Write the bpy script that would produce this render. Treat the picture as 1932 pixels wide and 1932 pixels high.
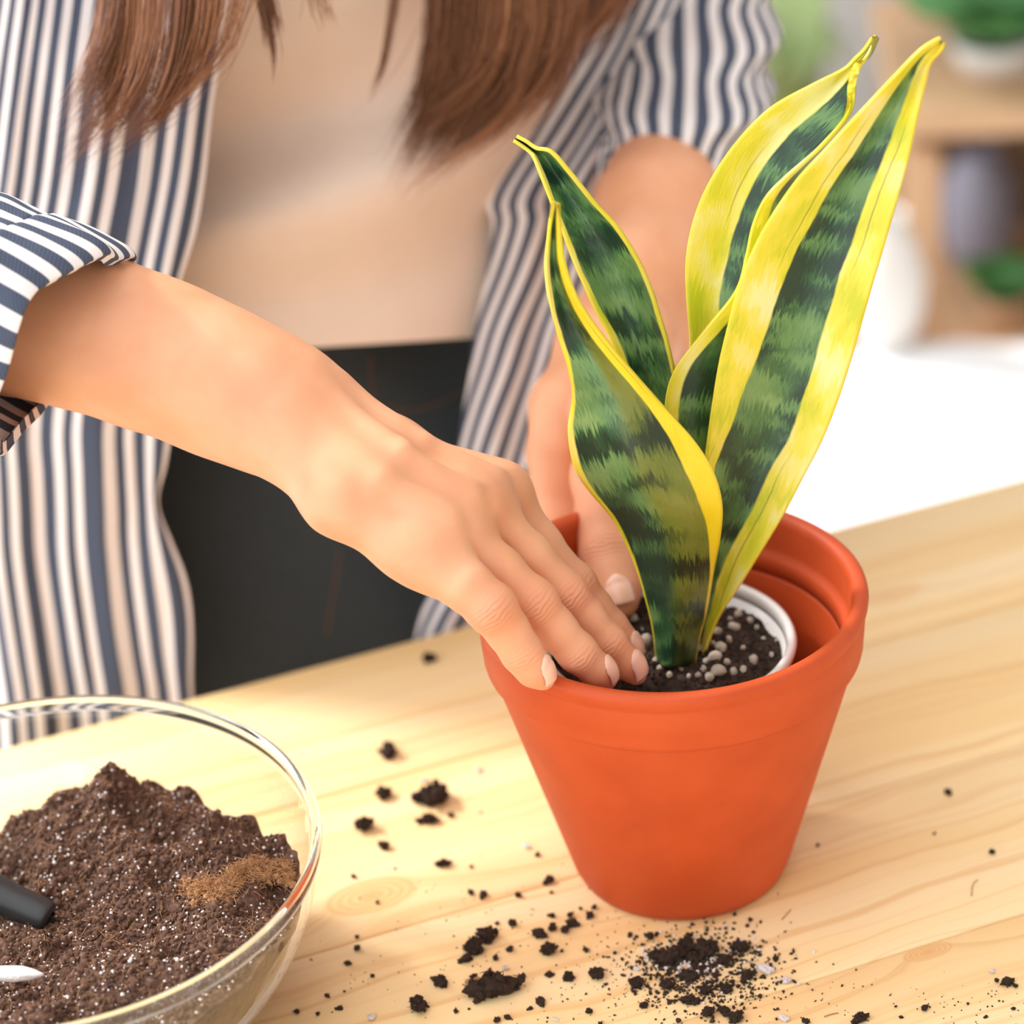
import bpy, math, random
import numpy as np
from mathutils import Vector, Matrix

for o in list(bpy.data.objects): bpy.data.objects.remove(o)
sc = bpy.context.scene
COL = sc.collection
random.seed(7); RNG = np.random.default_rng(7)

# ------------------------------------------------------------------ camera
F_PX = 5500.0
CAM = np.array([0.0, -0.9922, 0.7333]); PITCH, YAW, ROLL = 0.515, -0.061, -0.0725
fw = np.array([math.sin(YAW)*math.cos(PITCH), math.cos(YAW)*math.cos(PITCH), -math.sin(PITCH)])
rt0 = np.array([math.cos(YAW), -math.sin(YAW), 0.0]); up0 = np.cross(rt0, fw)
rt = rt0*math.cos(ROLL)+up0*math.sin(ROLL); upv = -rt0*math.sin(ROLL)+up0*math.cos(ROLL)
cd = bpy.data.cameras.new('camera'); cam = bpy.data.objects.new('camera', cd); COL.objects.link(cam)
cd.sensor_width = 36; cd.lens = F_PX/1932*36; cd.clip_start = 0.05; cd.clip_end = 30
cam.matrix_world = Matrix(((rt[0], upv[0], -fw[0], CAM[0]), (rt[1], upv[1], -fw[1], CAM[1]), (rt[2], upv[2], -fw[2], CAM[2]), (0, 0, 0, 1)))
cd.dof.use_dof = True; cd.dof.focus_distance = 1.115; cd.dof.aperture_fstop = 5.2
sc.camera = cam

# ------------------------------------------------------------------ light
w = bpy.data.worlds.new('world'); sc.world = w; w.use_nodes = True
bg = w.node_tree.nodes['Background']; bg.inputs[0].default_value = (0.96, 0.98, 1.0, 1); bg.inputs[1].default_value = 1.62
sd = bpy.data.lights.new('sun', 'SUN'); sd.energy = 2.45; sd.angle = math.radians(9); sd.color = (1.0, 0.965, 0.93)
sun = bpy.data.objects.new('sun', sd); COL.objects.link(sun)
sun.rotation_euler = Vector((0.70, -0.34, -0.62)).to_track_quat('-Z', 'Y').to_euler()
sun.location = (-2, 0, 2)
sc.view_settings.view_transform = 'Standard'; sc.view_settings.look = 'None'
sc.view_settings.exposure = 0.5; sc.view_settings.gamma = 1.0; sc.view_settings.use_curve_mapping = False

# ------------------------------------------------------------------ helpers
def ray(x, y): return fw+rt*(x-966)/F_PX+upv*(966-y)/F_PX
def pd(x, y, d): return CAM+ray(x, y)*d                       # point at a given distance along the view axis
def pz(x, y, z): r = ray(x, y); return CAM+r*(z-CAM[2])/r[2]   # point on a level plane
def py_(x, y, Y): r = ray(x, y); return CAM+r*(Y-CAM[1])/r[1]  # point on a plane of constant Y

def tag(o, label=None, cat=None, group=None, kind=None):
    if label: o['label'] = label
    if cat: o['category'] = cat
    if group: o['group'] = group
    if kind: o['kind'] = kind
    return o

def mesh_np(name, V, F, smooth=True):
    """V (n,3); F list of arrays (m,k)"""
    me = bpy.data.meshes.new(name)
    V = np.asarray(V, np.float32)
    if not isinstance(F, list): F = [F]
    F = [np.asarray(f, np.int32) for f in F if len(f)]
    nl = sum(f.size for f in F); npoly = sum(len(f) for f in F)
    me.vertices.add(len(V)); me.vertices.foreach_set('co', V.ravel())
    me.loops.add(nl); me.polygons.add(npoly)
    me.loops.foreach_set('vertex_index', np.concatenate([f.ravel() for f in F]))
    st = []; base = 0
    for f in F:
        st.append(base+np.arange(len(f))*f.shape[1]); base += f.size
    me.polygons.foreach_set('loop_start', np.concatenate(st).astype(np.int32))
    me.update(calc_edges=True); me.validate()
    if smooth: me.polygons.foreach_set('use_smooth', np.ones(len(me.polygons), bool))
    return me

def obj(name, me, mat=None, parent=None, loc=None):
    o = bpy.data.objects.new(name, me); COL.objects.link(o)
    if mat is not None and me is not None:
        me.materials.clear(); me.materials.append(mat)
    if parent is not None: o.parent = parent
    if loc is not None: o.location = loc
    return o

def empty(name, loc=(0, 0, 0)):
    return obj(name, None, loc=loc)

def child(name, me, mat, parent):
    """mesh given in world coordinates, hung under an empty with a location"""
    o = obj(name, me, mat, parent)
    p = Vector((0, 0, 0)); q = parent
    while q is not None: p += q.location; q = q.parent
    o.location = -p
    return o

def attr(me, name, vals):
    a = me.attributes.new(name, 'FLOAT', 'POINT'); a.data.foreach_set('value', np.asarray(vals, np.float32))

def centred(me):
    """move a mesh so its base centre is the origin; returns the world location"""
    n = len(me.vertices); co = np.zeros(n*3, np.float32); me.vertices.foreach_get('co', co); co = co.reshape(-1, 3)
    c = (co.min(0)+co.max(0))/2; c[2] = co[:, 2].min()
    me.vertices.foreach_set('co', (co-c).ravel()); me.update()
    return Vector([float(v) for v in c])

def cr(P, n):
    """catmull-rom through P (k,...) resampled to n"""
    P = np.asarray(P, float); k = len(P)
    t = np.linspace(0, k-1, n); i = np.clip(t.astype(int), 0, k-2); f = (t-i).reshape((-1,)+(1,)*(P.ndim-1))
    p1, p2 = P[i], P[i+1]; p0 = np.where((i > 0).reshape(f.shape), P[np.maximum(i-1, 0)], 2*p1-p2)
    p3 = np.where((i < k-2).reshape(f.shape), P[np.minimum(i+2, k-1)], 2*p2-p1)
    return 0.5*((2*p1)+(-p0+p2)*f+(2*p0-5*p1+4*p2-p3)*f*f+(-p0+3*p1-3*p2+p3)*f**3)

def surf(ctrl, nr, nc):
    """control grid (r,c,3) -> (nr,nc,3)"""
    a = cr(np.asarray(ctrl, float), nr)
    return cr(a.transpose(1, 0, 2), nc).transpose(1, 0, 2)

def grid_faces(nr, nc, wrap=False):
    i = np.arange(nr-1)[:, None]; j = np.arange(nc if wrap else nc-1)[None]
    j2 = (j+1) % nc
    return np.stack([i*nc+j, i*nc+j2, (i+1)*nc+j2, (i+1)*nc+j], -1).reshape(-1, 4)

def grid_mesh(name, G, thick=0.0, uv=None, wrap=False, flip=False):
    """sheet from a (nr,nc,3) grid, optionally closed to a shell with thickness; point attributes gu, gv"""
    nr, nc = G.shape[:2]; F = grid_faces(nr, nc, wrap)
    if flip: F = F[:, ::-1]
    V = G.reshape(-1, 3); gu = gv = None
    if uv is not None: gu, gv = uv[0].ravel(), uv[1].ravel()
    if thick:
        du = np.gradient(G, axis=1); dv = np.gradient(G, axis=0); N = np.cross(du, dv); N /= np.linalg.norm(N, axis=-1, keepdims=True)+1e-12
        if flip: N = -N
        V2 = (G-N*thick).reshape(-1, 3); n = len(V)
        Fs = [F, (F[:, ::-1]+n)]
        def strip(a):
            a = np.asarray(a); q = np.stack([a[:-1], a[1:], a[1:]+n, a[:-1]+n], -1); return q
        top = np.arange(nc); bot = (nr-1)*nc+np.arange(nc); l = np.arange(nr)*nc; r = l+nc-1
        if wrap: top = np.r_[top, 0]; bot = np.r_[bot, bot[0]]
        rims = [strip(top[::-1]), strip(bot)]
        if not wrap: rims += [strip(l), strip(r[::-1])]
        if flip: rims = [q[:, ::-1] for q in rims]
        F = np.concatenate(Fs+rims); V = np.concatenate([V, V2])
        if gu is not None: gu = np.r_[gu, gu]; gv = np.r_[gv, gv]
    me = mesh_np(name, V, F)
    if gu is not None: attr(me, 'gu', gu); attr(me, 'gv', gv)
    return me

def lathe(name, prof, seg=96, closed=True, centre=(0, 0, 0)):
    """prof list of (r,z); closed profile loop -> solid of revolution"""
    P = np.asarray(prof, float); a = np.linspace(0, 2*np.pi, seg, endpoint=False)
    V = np.stack([P[:, 0, None]*np.cos(a), P[:, 0, None]*np.sin(a), np.repeat(P[:, 1, None], seg, 1)], -1)
    if closed: V = np.concatenate([V, V[:1]], 0)
    nr = len(V)
    if closed:
        F = grid_faces(nr, seg, True); F = np.where(F >= (nr-1)*seg, F-(nr-1)*seg, F); V = V[:-1]
    else: F = grid_faces(nr, seg, True)
    return mesh_np(name, V.reshape(-1, 3)+np.asarray(centre), F)

def tube(P, R, seg=8, cap=True):
    """verts, faces of a tube along polyline P with radii R"""
    P = np.asarray(P, float); R = np.broadcast_to(R, (len(P),)).astype(float)
    T = np.gradient(P, axis=0); T /= np.linalg.norm(T, axis=1, keepdims=True)+1e-12
    ref = np.array([0.31, 0.17, 0.93]); A = np.cross(T, ref); A /= np.linalg.norm(A, axis=1, keepdims=True)+1e-9; B = np.cross(T, A)
    a = np.linspace(0, 2*np.pi, seg, endpoint=False)
    V = P[:, None]+R[:, None, None]*(A[:, None]*np.cos(a)[None, :, None]+B[:, None]*np.sin(a)[None, :, None])
    F = [grid_faces(len(P), seg, True)]
    V = V.reshape(-1, 3)
    if cap: F += [np.arange(seg)[None, :], (len(P)-1)*seg+np.arange(seg)[None, ::-1]]
    return V, F

def join_parts(parts):
    Vs, Fs, b = [], {}, 0
    for V, F in parts:
        for f in (F if isinstance(F, list) else [F]):
            Fs.setdefault(f.shape[1], []).append(np.asarray(f)+b)
        Vs.append(V); b += len(V)
    return np.concatenate(Vs), [np.concatenate(v) for v in Fs.values()]

def box_vf(c, s, rot=0.0, bev=0.0):
    """bevelled box"""
    import bmesh
    bm = bmesh.new(); bmesh.ops.create_cube(bm, size=1.0)
    for v in bm.verts: v.co = Vector((v.co.x*s[0], v.co.y*s[1], v.co.z*s[2]))
    if bev: bmesh.ops.bevel(bm, geom=bm.edges[:]+bm.verts[:], offset=bev, segments=2, profile=0.5, affect='EDGES')
    bmesh.ops.rotate(bm, verts=bm.verts[:], cent=(0, 0, 0), matrix=Matrix.Rotation(rot, 3, 'Z'))
    bmesh.ops.translate(bm, verts=bm.verts[:], vec=Vector(c))
    return bm

def bm_mesh(name, bm, smooth=False):
    me = bpy.data.meshes.new(name); bm.to_mesh(me); bm.free()
    if smooth: me.polygons.foreach_set('use_smooth', np.ones(len(me.polygons), bool))
    return me

def box(name, c, s, rot=0.0, bev=0.0): return bm_mesh(name, box_vf(c, s, rot, bev))

# value noise
def _hash(i, j, k, seed):
    h = (i*374761393+j*668265263+k*2147483647+seed*974711) & 0xffffffff
    h = ((h ^ (h >> 13))*1274126177) & 0xffffffff
    h = h ^ (h >> 16)
    return (h & 0xffff)/65535.0
def vnoise(P, seed=0):
    P = np.asarray(P, float); I = np.floor(P).astype(np.int64); f = P-I; f = f*f*(3-2*f); r = 0
    for a in (0, 1):
        for b in (0, 1):
            for c in (0, 1):
                wgt = (f[..., 0] if a else 1-f[..., 0])*(f[..., 1] if b else 1-f[..., 1])*(f[..., 2] if c else 1-f[..., 2])
                r = r+wgt*_hash(I[..., 0]+a, I[..., 1]+b, I[..., 2]+c, seed)
    return r*2-1
def fbm(P, octs=4, seed=0):
    r = 0; a = 1.0; P = np.asarray(P, float)
    for o in range(octs): r = r+a*vnoise(P*2**o+o*17.3, seed+o); a *= 0.5
    return r

# ---- signed-distance modelling (smooth unions, then surface nets)
def d_cone(P, a, b, ra, rb):
    a = np.asarray(a); ba = np.asarray(b)-a; h = np.clip(((P-a)@ba)/max(ba@ba, 1e-12), 0, 1)
    return np.linalg.norm(P-a-h[..., None]*ba, axis=-1)-(ra+(rb-ra)*h)
def smin(a, b, k):
    h = np.maximum(k-np.abs(a-b), 0)/k; return np.minimum(a, b)-h*h*k*0.25
def smax(a, b, k): return -smin(-a, -b, k)

def surface_nets(fn, lo, hi, h, block=8):
    lo = np.asarray(lo, float); n = np.ceil((np.asarray(hi)-lo)/h/block).astype(int)*block+1
    nb = (n-1)//block
    bc = np.stack(np.meshgrid(*[(np.arange(m)+0.5)*block*h for m in nb], indexing='ij'), -1).reshape(-1, 3)+lo
    dc = fn(bc)
    near = np.abs(dc) < block*h*0.95+0.004
    val = np.repeat(np.repeat(np.repeat(dc.reshape(nb), block, 0), block, 1), block, 2).astype(np.float32)
    val = np.pad(val, ((0, 1),)*3, mode='edge')
    loc = np.stack(np.meshgrid(*[np.arange(block+1)]*3, indexing='ij'), -1).reshape(-1, 3)
    ids = np.argwhere(near.reshape(nb))
    for s in range(0, len(ids), 400):
        I = (ids[s:s+400]*block)[:, None]+loc[None]
        v = fn((I*h+lo).reshape(-1, 3)).reshape(I.shape[:2])
        val[I[..., 0], I[..., 1], I[..., 2]] = v
    S = val < 0
    c = S[:-1, :-1, :-1].astype(np.int8)
    cnt = np.zeros(tuple(n-1), np.int8)
    for a in (0, 1):
        for b in (0, 1):
            for d in (0, 1): cnt += S[a:a+n[0]-1, b:b+n[1]-1, d:d+n[2]-1]
    cells = np.argwhere((cnt > 0) & (cnt < 8))
    idx = -np.ones(tuple(n-1), np.int64); idx[cells[:, 0], cells[:, 1], cells[:, 2]] = np.arange(len(cells))
    acc = np.zeros((len(cells), 3)); num = np.zeros(len(cells))
    corners = [(a, b, d) for a in (0, 1) for b in (0, 1) for d in (0, 1)]
    for ci in corners:
        for ax in range(3):
            if ci[ax]: continue
            cj = list(ci); cj[ax] = 1
            va = val[tuple((cells+ci).T)]; vb = val[tuple((cells+cj).T)]
            m = (va < 0) != (vb < 0); t = va/(va-vb+1e-20)
            p = np.broadcast_to(np.asarray(ci, float), (len(cells), 3)).copy(); p[:, ax] = t
            acc[m] += p[m]; num[m] += 1
    V = (cells+acc/num[:, None])*h+lo
    Q = []
    for ax in range(3):
        o1, o2 = [(1, 2), (2, 0), (0, 1)][ax]
        sl0 = [slice(None)]*3; sl1 = [slice(None)]*3; sl0[ax] = slice(0, -1); sl1[ax] = slice(1, None)
        A = S[tuple(sl0)]; B = S[tuple(sl1)]; e = np.argwhere(A != B)
        e = e[(e[:, o1] > 0) & (e[:, o2] > 0) & (e[:, o1] < n[o1]-1) & (e[:, o2] < n[o2]-1)]
        ins = A[e[:, 0], e[:, 1], e[:, 2]]
        def cell(d1, d2):
            q = e.copy(); q[:, o1] -= d1; q[:, o2] -= d2; return idx[q[:, 0], q[:, 1], q[:, 2]]
        q = np.stack([cell(1, 1), cell(0, 1), cell(0, 0), cell(1, 0)], -1)
        q[~ins] = q[~ins][:, ::-1]
        Q.append(q)
    Q = np.concatenate(Q); Q = Q[(Q >= 0).all(1)]
    return V, Q

def relax(V, Q, it=2, lam=0.5):
    for _ in range(it):
        s = np.zeros_like(V); n = np.zeros(len(V))
        for a, b in ((0, 1), (1, 2), (2, 3), (3, 0)):
            np.add.at(s, Q[:, a], V[Q[:, b]]); np.add.at(n, Q[:, a], 1)
            np.add.at(s, Q[:, b], V[Q[:, a]]); np.add.at(n, Q[:, b], 1)
        V = V+lam*(s/np.maximum(n, 1)[:, None]-V)
    return V

# ---- materials
class NT:
    def __init__(s, name):
        s.m = bpy.data.materials.new(name); s.m.use_nodes = True; s.t = s.m.node_tree; s.t.nodes.clear()
        s.out = s.t.nodes.new('ShaderNodeOutputMaterial')
    def n(s, typ, ins=None, **kw):
        nd = s.t.nodes.new('ShaderNode'+typ)
        for k, v in kw.items(): setattr(nd, k, v)
        for k, v in (ins or {}).items():
            sock = nd.inputs[k]
            if isinstance(v, bpy.types.NodeSocket): s.t.links.new(v, sock)
            elif isinstance(v, bpy.types.Node): s.t.links.new(v.outputs[0], sock)
            else: sock.default_value = v
        return nd
    def math(s, op, a, b=0.0, clamp=False):
        return s.n('Math', {0: a, 1: b}, operation=op, use_clamp=clamp).outputs[0]
    def mix(s, f, a, b, bt='MIX'):
        nd = s.n('Mix', data_type='RGBA', blend_type=bt)
        for i, v in ((0, f), (6, a), (7, b)):
            if isinstance(v, (bpy.types.NodeSocket,)): s.t.links.new(v, nd.inputs[i])
            else: nd.inputs[i].default_value = v
        return nd.outputs[2]
    def ramp(s, f, stops, interp='LINEAR'):
        nd = s.n('ValToRGB', {0: f}); r = nd.color_ramp; r.interpolation = interp
        while len(r.elements) < len(stops): r.elements.new(0.5)
        for e, (p, c) in zip(r.elements, stops):
            e.position = p; e.color = c if len(c) == 4 else tuple(c)+(1,)
        return nd.outputs[0]
    def noise(s, vec, scale, detail=3.0, rough=0.5, dist=0.0):
        return s.n('TexNoise', {'Vector': vec, 'Scale': scale, 'Detail': detail, 'Roughness': rough, 'Distortion': dist}).outputs[0]
    def att(s, name): return s.n('Attribute', attribute_name=name).outputs['Fac']
    def co(s, which='Object'): return s.n('TexCoord').outputs[which]
    def xyz(s, x, y, z=0.0): return s.n('CombineXYZ', {0: x, 1: y, 2: z}).outputs[0]
    def bump(s, h, strength=0.3, dist=0.001): return s.n('Bump', {'Height': h, 'Strength': strength, 'Distance': dist}).outputs[0]
    def pbr(s, **k):
        nd = s.n('BsdfPrincipled')
        for key, v in k.items():
            key = key.replace('_', ' ')
            if isinstance(v, bpy.types.NodeSocket): s.t.links.new(v, nd.inputs[key])
            else: nd.inputs[key].default_value = v
        s.t.links.new(nd.outputs[0], s.out.inputs[0]); return s.m
def srgb(r, g, b):
    f = lambda c: (c/255/12.92 if c/255 <= 0.04045 else ((c/255+0.055)/1.055)**2.4)
    return (f(r), f(g), f(b), 1.0)

def simple(name, col, rough=0.6, var=0.08, scale=40, bump=0.0, **kw):
    t = NT(name); n = t.noise(t.co(), scale)
    c = t.mix(n, tuple(np.clip(np.array(col[:3])*(1-var*2), 0, 1))+(1,), tuple(np.clip(np.array(col[:3])*(1+var*2), 0, 1))+(1,))
    k = dict(Base_Color=c, Roughness=rough); k.update(kw)
    if bump: k['Normal'] = t.bump(n, bump, 0.002)
    return t.pbr(**k)

def mat_wood():
    t = NT('pine_wood'); co = t.n('TexCoord').outputs['Object']; sep = t.n('SeparateXYZ', {0: co})
    rnd = t.n('ObjectInfo').outputs['Random']
    x, y = sep.outputs[0], sep.outputs[1]
    # knots: two real knots in the boards, in the table's own frame (attributes kx, ky hold table coordinates)
    gx, gy = t.att('gu'), t.att('gv')
    warp = t.noise(t.xyz(t.math('MULTIPLY', gx, 5.0), t.math('MULTIPLY', gy, 14.0), t.math('MULTIPLY', rnd, 30.0)), 1.0, 3.0, 0.55)
    def knot(cx, cy, sx, sy):
        dx = t.math('DIVIDE', t.math('SUBTRACT', gx, cx), sx); dy = t.math('DIVIDE', t.math('SUBTRACT', gy, cy), sy)
        return t.math('SQRT', t.math('ADD', t.math('MULTIPLY', dx, dx), t.math('MULTIPLY', dy, dy)))
    k1 = knot(-0.1128, 0.1818, 0.022, 0.0125); k2 = knot(0.075, 0.317, 0.012, 0.005)
    k3 = knot(0.19, 0.07, 0.02, 0.008)
    def pushk(k, amt): return t.math('MULTIPLY', t.math('POWER', 2.718, t.math('MULTIPLY', k, -0.75)), amt)
    yy = t.math('ADD', gy, t.math('MULTIPLY', warp, 0.035))
    yy = t.math('ADD', yy, t.math('ADD', pushk(k1, 0.03), t.math('ADD', pushk(k2, 0.018), pushk(k3, 0.02))))
    yy = t.math('ADD', yy, t.math('MULTIPLY', rnd, 3.0))
    rings = t.noise(t.xyz(t.math('MULTIPLY', gx, 0.6), t.math('MULTIPLY', yy, 150.0)), 1.0, 2.0, 0.6)
    broad = t.noise(t.xyz(t.math('MULTIPLY', gx, 3.0), t.math('MULTIPLY', yy, 30.0), 4.2), 1.0, 2.0, 0.5)
    fine = t.noise(t.xyz(t.math('MULTIPLY', gx, 25.0), t.math('MULTIPLY', gy, 1400.0), 1.7), 1.0, 2.0, 0.6)
    base = t.ramp(broad, [(0.3, srgb(244, 206, 144)), (0.5, srgb(249, 218, 164)), (0.72, srgb(250, 224, 180))])
    c = t.mix(t.ramp(rings, [(0.50, (0, 0, 0)), (0.66, (0.55,)*3), (0.70, (0, 0, 0))]), base, srgb(224, 170, 104))
    c = t.mix(t.math('MULTIPLY', fine, 0.16), c, srgb(222, 176, 118))
    for k, f in ((k1, 1.0), (k2, 1.0), (k3, 0.6)):
        kn = t.math('ADD', k, t.math('MULTIPLY', t.math('SUBTRACT', warp, 0.5), 0.35))
        kc = t.ramp(t.math('FRACT', t.math('MULTIPLY', kn, 5.0)), [(0, srgb(226, 170, 104)), (0.5, srgb(240, 196, 136)), (1, srgb(230, 176, 112))])
        kc = t.mix(t.ramp(k, [(0.0, (1, 1, 1)), (0.32, (0, 0, 0))]), kc, srgb(226, 170, 110))
        msk = t.ramp(k, [(0.0, (f,)*3), (0.85, (f*.8,)*3), (1.12, (0, 0, 0))])
        c = t.mix(msk, c, kc)
    return t.pbr(Base_Color=c, Roughness=t.ramp(fine, [(0.2, (0.42,)*3), (0.8, (0.52,)*3)]), Normal=t.bump(fine, 0.12, 0.0006), Specular_IOR_Level=0.4)

def mat_terracotta():
    t = NT('terracotta'); co = t.co(); n = t.noise(co, 35, 4); g = t.noise(co, 900, 2); sp = t.noise(co, 60, 5, 0.7)
    c = t.ramp(n, [(0.3, srgb(188, 72, 28)), (0.7, srgb(202, 82, 34))])
    c = t.mix(t.math('MULTIPLY', g, 0.18), c, srgb(174, 62, 24))
    st = t.noise(t.n('Mapping', {'Vector': co, 'Scale': (60, 60, 14)}), 1.0, 5, 0.75)
    c = t.mix(t.math('MULTIPLY', t.ramp(st, [(0.68, (0, 0, 0)), (0.78, (1, 1, 1))]), t.math('MULTIPLY', t.ramp(sp, [(0.52, (0, 0, 0)), (0.62, (1, 1, 1))]), 0.55)), c, srgb(235, 150, 95))
    return t.pbr(Base_Color=c, Roughness=0.55, Normal=t.bump(g, 0.08, 0.0005), Specular_IOR_Level=0.35)

def mat_leaf():
    t = NT('leaf'); u, v, m, sd_ = t.att('gu'), t.att('gv'), t.att('margin'), t.att('seed')
    z = t.math('MULTIPLY', sd_, 7.3)
    streak = t.noise(t.xyz(t.math('MULTIPLY', u, 900.0), t.math('MULTIPLY', v, 70.0), z), 1.0, 3.0, 0.7)
    vv = t.math('ADD', v, t.math('MULTIPLY', t.math('SUBTRACT', streak, 0.5), 0.022))
    bands = t.noise(t.xyz(t.math('MULTIPLY', u, 28.0), t.math('MULTIPLY', vv, 85.0), z), 1.0, 2.0, 0.55)
    big = t.noise(t.xyz(t.math('MULTIPLY', u, 30.0), t.math('MULTIPLY', v, 18.0), z), 1.0, 2.0)
    f = t.math('ADD', bands, t.math('MULTIPLY', t.math('SUBTRACT', big, 0.5), 0.5))
    ol = t.att('olive')
    g1 = t.ramp(f, [(0.40, srgb(34, 62, 44)), (0.48, srgb(54, 94, 58)), (0.56, srgb(98, 138, 80)), (0.76, srgb(140, 170, 104))])
    g2 = t.ramp(f, [(0.34, srgb(42, 56, 30)), (0.43, srgb(74, 88, 36)), (0.52, srgb(112, 122, 46)), (0.78, srgb(140, 142, 58))])
    green = t.mix(ol, g1, g2)
    yb = t.noise(t.xyz(t.math('MULTIPLY', u, 60.0), t.math('MULTIPLY', vv, 45.0), z), 1.0, 3.0, 0.6)
    yel = t.ramp(yb, [(0.34, srgb(208, 210, 40)), (0.5, srgb(244, 226, 72)), (0.68, srgb(250, 240, 166))])
    yel = t.mix(ol, yel, t.ramp(yb, [(0.3, srgb(236, 208, 20)), (0.7, srgb(252, 226, 60))]))
    mm = t.math('ADD', m, t.math('MULTIPLY', t.math('SUBTRACT', t.noise(t.xyz(t.math('MULTIPLY', u, 60.0), t.math('MULTIPLY', v, 60.0), z), 1.0, 3.0), 0.5), 0.0022))
    c = t.mix(t.ramp(t.math('ADD', t.math('MULTIPLY', mm, 400.0), 0.5), [(0.35, (0, 0, 0)), (0.65, (1, 1, 1))]), yel, green)
    # thin dark stripes inside the yellow margin
    ln = t.math('ABSOLUTE', t.math('ADD', mm, 0.0042))
    lmask = t.math('MULTIPLY', t.ramp(t.math('MULTIPLY', ln, 1000.0), [(0.15, (0.55, 0.55, 0.55)), (0.4, (0, 0, 0))]), t.ramp(t.noise(t.xyz(0.0, t.math('MULTIPLY', v, 9.0), z), 1.0, 1.0), [(0.5, (0, 0, 0)), (0.56, (1, 1, 1))]))
    c = t.mix(lmask, c, srgb(70, 92, 50))
    tip = t.att('tip'); c = t.mix(tip, c, srgb(96, 84, 46))
    ed = t.att('rim'); c = t.mix(t.math('MULTIPLY', ed, 0.7), c, srgb(238, 214, 56))
    fine = t.noise(t.xyz(t.math('MULTIPLY', u, 1500.0), t.math('MULTIPLY', v, 120.0), z), 1.0, 2.0)
    nd = t.n('BsdfPrincipled', {'Base Color': c, 'Roughness': 0.3, 'Specular IOR Level': 0.5, 'Normal': t.bump(fine, 0.15, 0.0006)})
    tr = t.n('BsdfTranslucent', {'Color': c}); mx = t.n('MixShader', {0: 0.16, 1: nd.outputs[0], 2: tr.outputs[0]})
    t.t.links.new(mx.outputs[0], t.out.inputs[0]); return t.m

def mat_skin():
    t = NT('skin'); co = t.co(); n = t.noise(co, 38, 3); f = t.noise(co, 900, 3, 0.6); sp = t.noise(co, 260, 2)
    c = t.ramp(n, [(0.3, srgb(224, 158, 118)), (0.7, srgb(236, 174, 136))])
    c = t.mix(t.att('red'), c, srgb(216, 118, 84))
    c = t.mix(t.math('MULTIPLY', sp, 0.12), c, srgb(216, 154, 116))
    # transverse knuckle folds: ks, kl are millimetres along and across the finger from the joint, kw the weight
    ks, kl, kw = t.att('ks'), t.att('kl'), t.att('kw')
    wv = t.noise(t.xyz(t.math('MULTIPLY', ks, 0.16), t.math('MULTIPLY', kl, 0.16)), 1.0, 2.0)
    ph = t.math('ADD', t.math('MULTIPLY', t.math('ABSOLUTE', ks), 3.4), t.math('ADD', t.math('MULTIPLY', wv, 11.0), t.math('MULTIPLY', t.math('MULTIPLY', kl, kl), 0.035)))
    rid = t.math('SINE', ph)
    rid = t.math('MULTIPLY', t.math('POWER', t.math('ADD', t.math('MULTIPLY', rid, 0.5), 0.5), 0.6), kw)
    c = t.mix(t.math('MULTIPLY', t.math('SUBTRACT', kw, rid, True), 0.45), c, srgb(196, 112, 80))  # creases painted darker and redder, their shade put into the skin colour
    h = t.math('ADD', t.math('MULTIPLY', rid, 1.0), t.math('MULTIPLY', f, 0.12))
    return t.pbr(Base_Color=c, Roughness=0.46, Subsurface_Weight=0.25, Subsurface_Radius=(0.012, 0.004, 0.002), Subsurface_Scale=0.35, Specular_IOR_Level=0.4,
                 Normal=t.bump(h, 0.55, 0.0006))

def mat_stripe(name, dark, light, period=0.0085, duty=0.52):
    t = NT(name); u, v = t.att('gu'), t.att('gv')
    wv = t.math('FRACT', t.math('DIVIDE', t.math('ADD', u, t.math('MULTIPLY', t.noise(t.xyz(t.math('MULTIPLY', u, 40.0), t.math('MULTIPLY', v, 12.0)), 1.0, 1.0), 0.0012)), period))
    tri = t.math('ABSOLUTE', t.math('SUBTRACT', wv, 0.5))
    msk = t.ramp(tri, [(duty/2-0.02, (1, 1, 1)), (duty/2+0.02, (0, 0, 0))])
    twill = t.n('TexWave', {'Vector': t.xyz(t.math('MULTIPLY', u, 1200.0), t.math('MULTIPLY', v, 1200.0)), 'Scale': 0.32, 'Distortion': 1.0}, bands_direction='DIAGONAL').outputs[0]
    dk = t.mix(t.math('MULTIPLY', twill, 0.35), dark, tuple(min(1, c*1.9) for c in dark[:3])+(1,))
    c = t.mix(msk, light, dk)
    return t.pbr(Base_Color=c, Roughness=0.85, Normal=t.bump(twill, 0.1, 0.0003), Specular_IOR_Level=0.2)

def mat_soil(name, a, b, c_, rough=0.9):
    t = NT(name); co = t.co(); n = t.noise(co, 420, 4, 0.65); n2 = t.noise(co, 90, 2)
    c = t.ramp(n, [(0.3, a), (0.55, b), (0.78, c_)])
    c = t.mix(t.math('MULTIPLY', n2, 0.4), c, b)
    return t.pbr(Base_Color=c, Roughness=rough, Normal=t.bump(n, 0.5, 0.001), Specular_IOR_Level=0.25)

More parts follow.
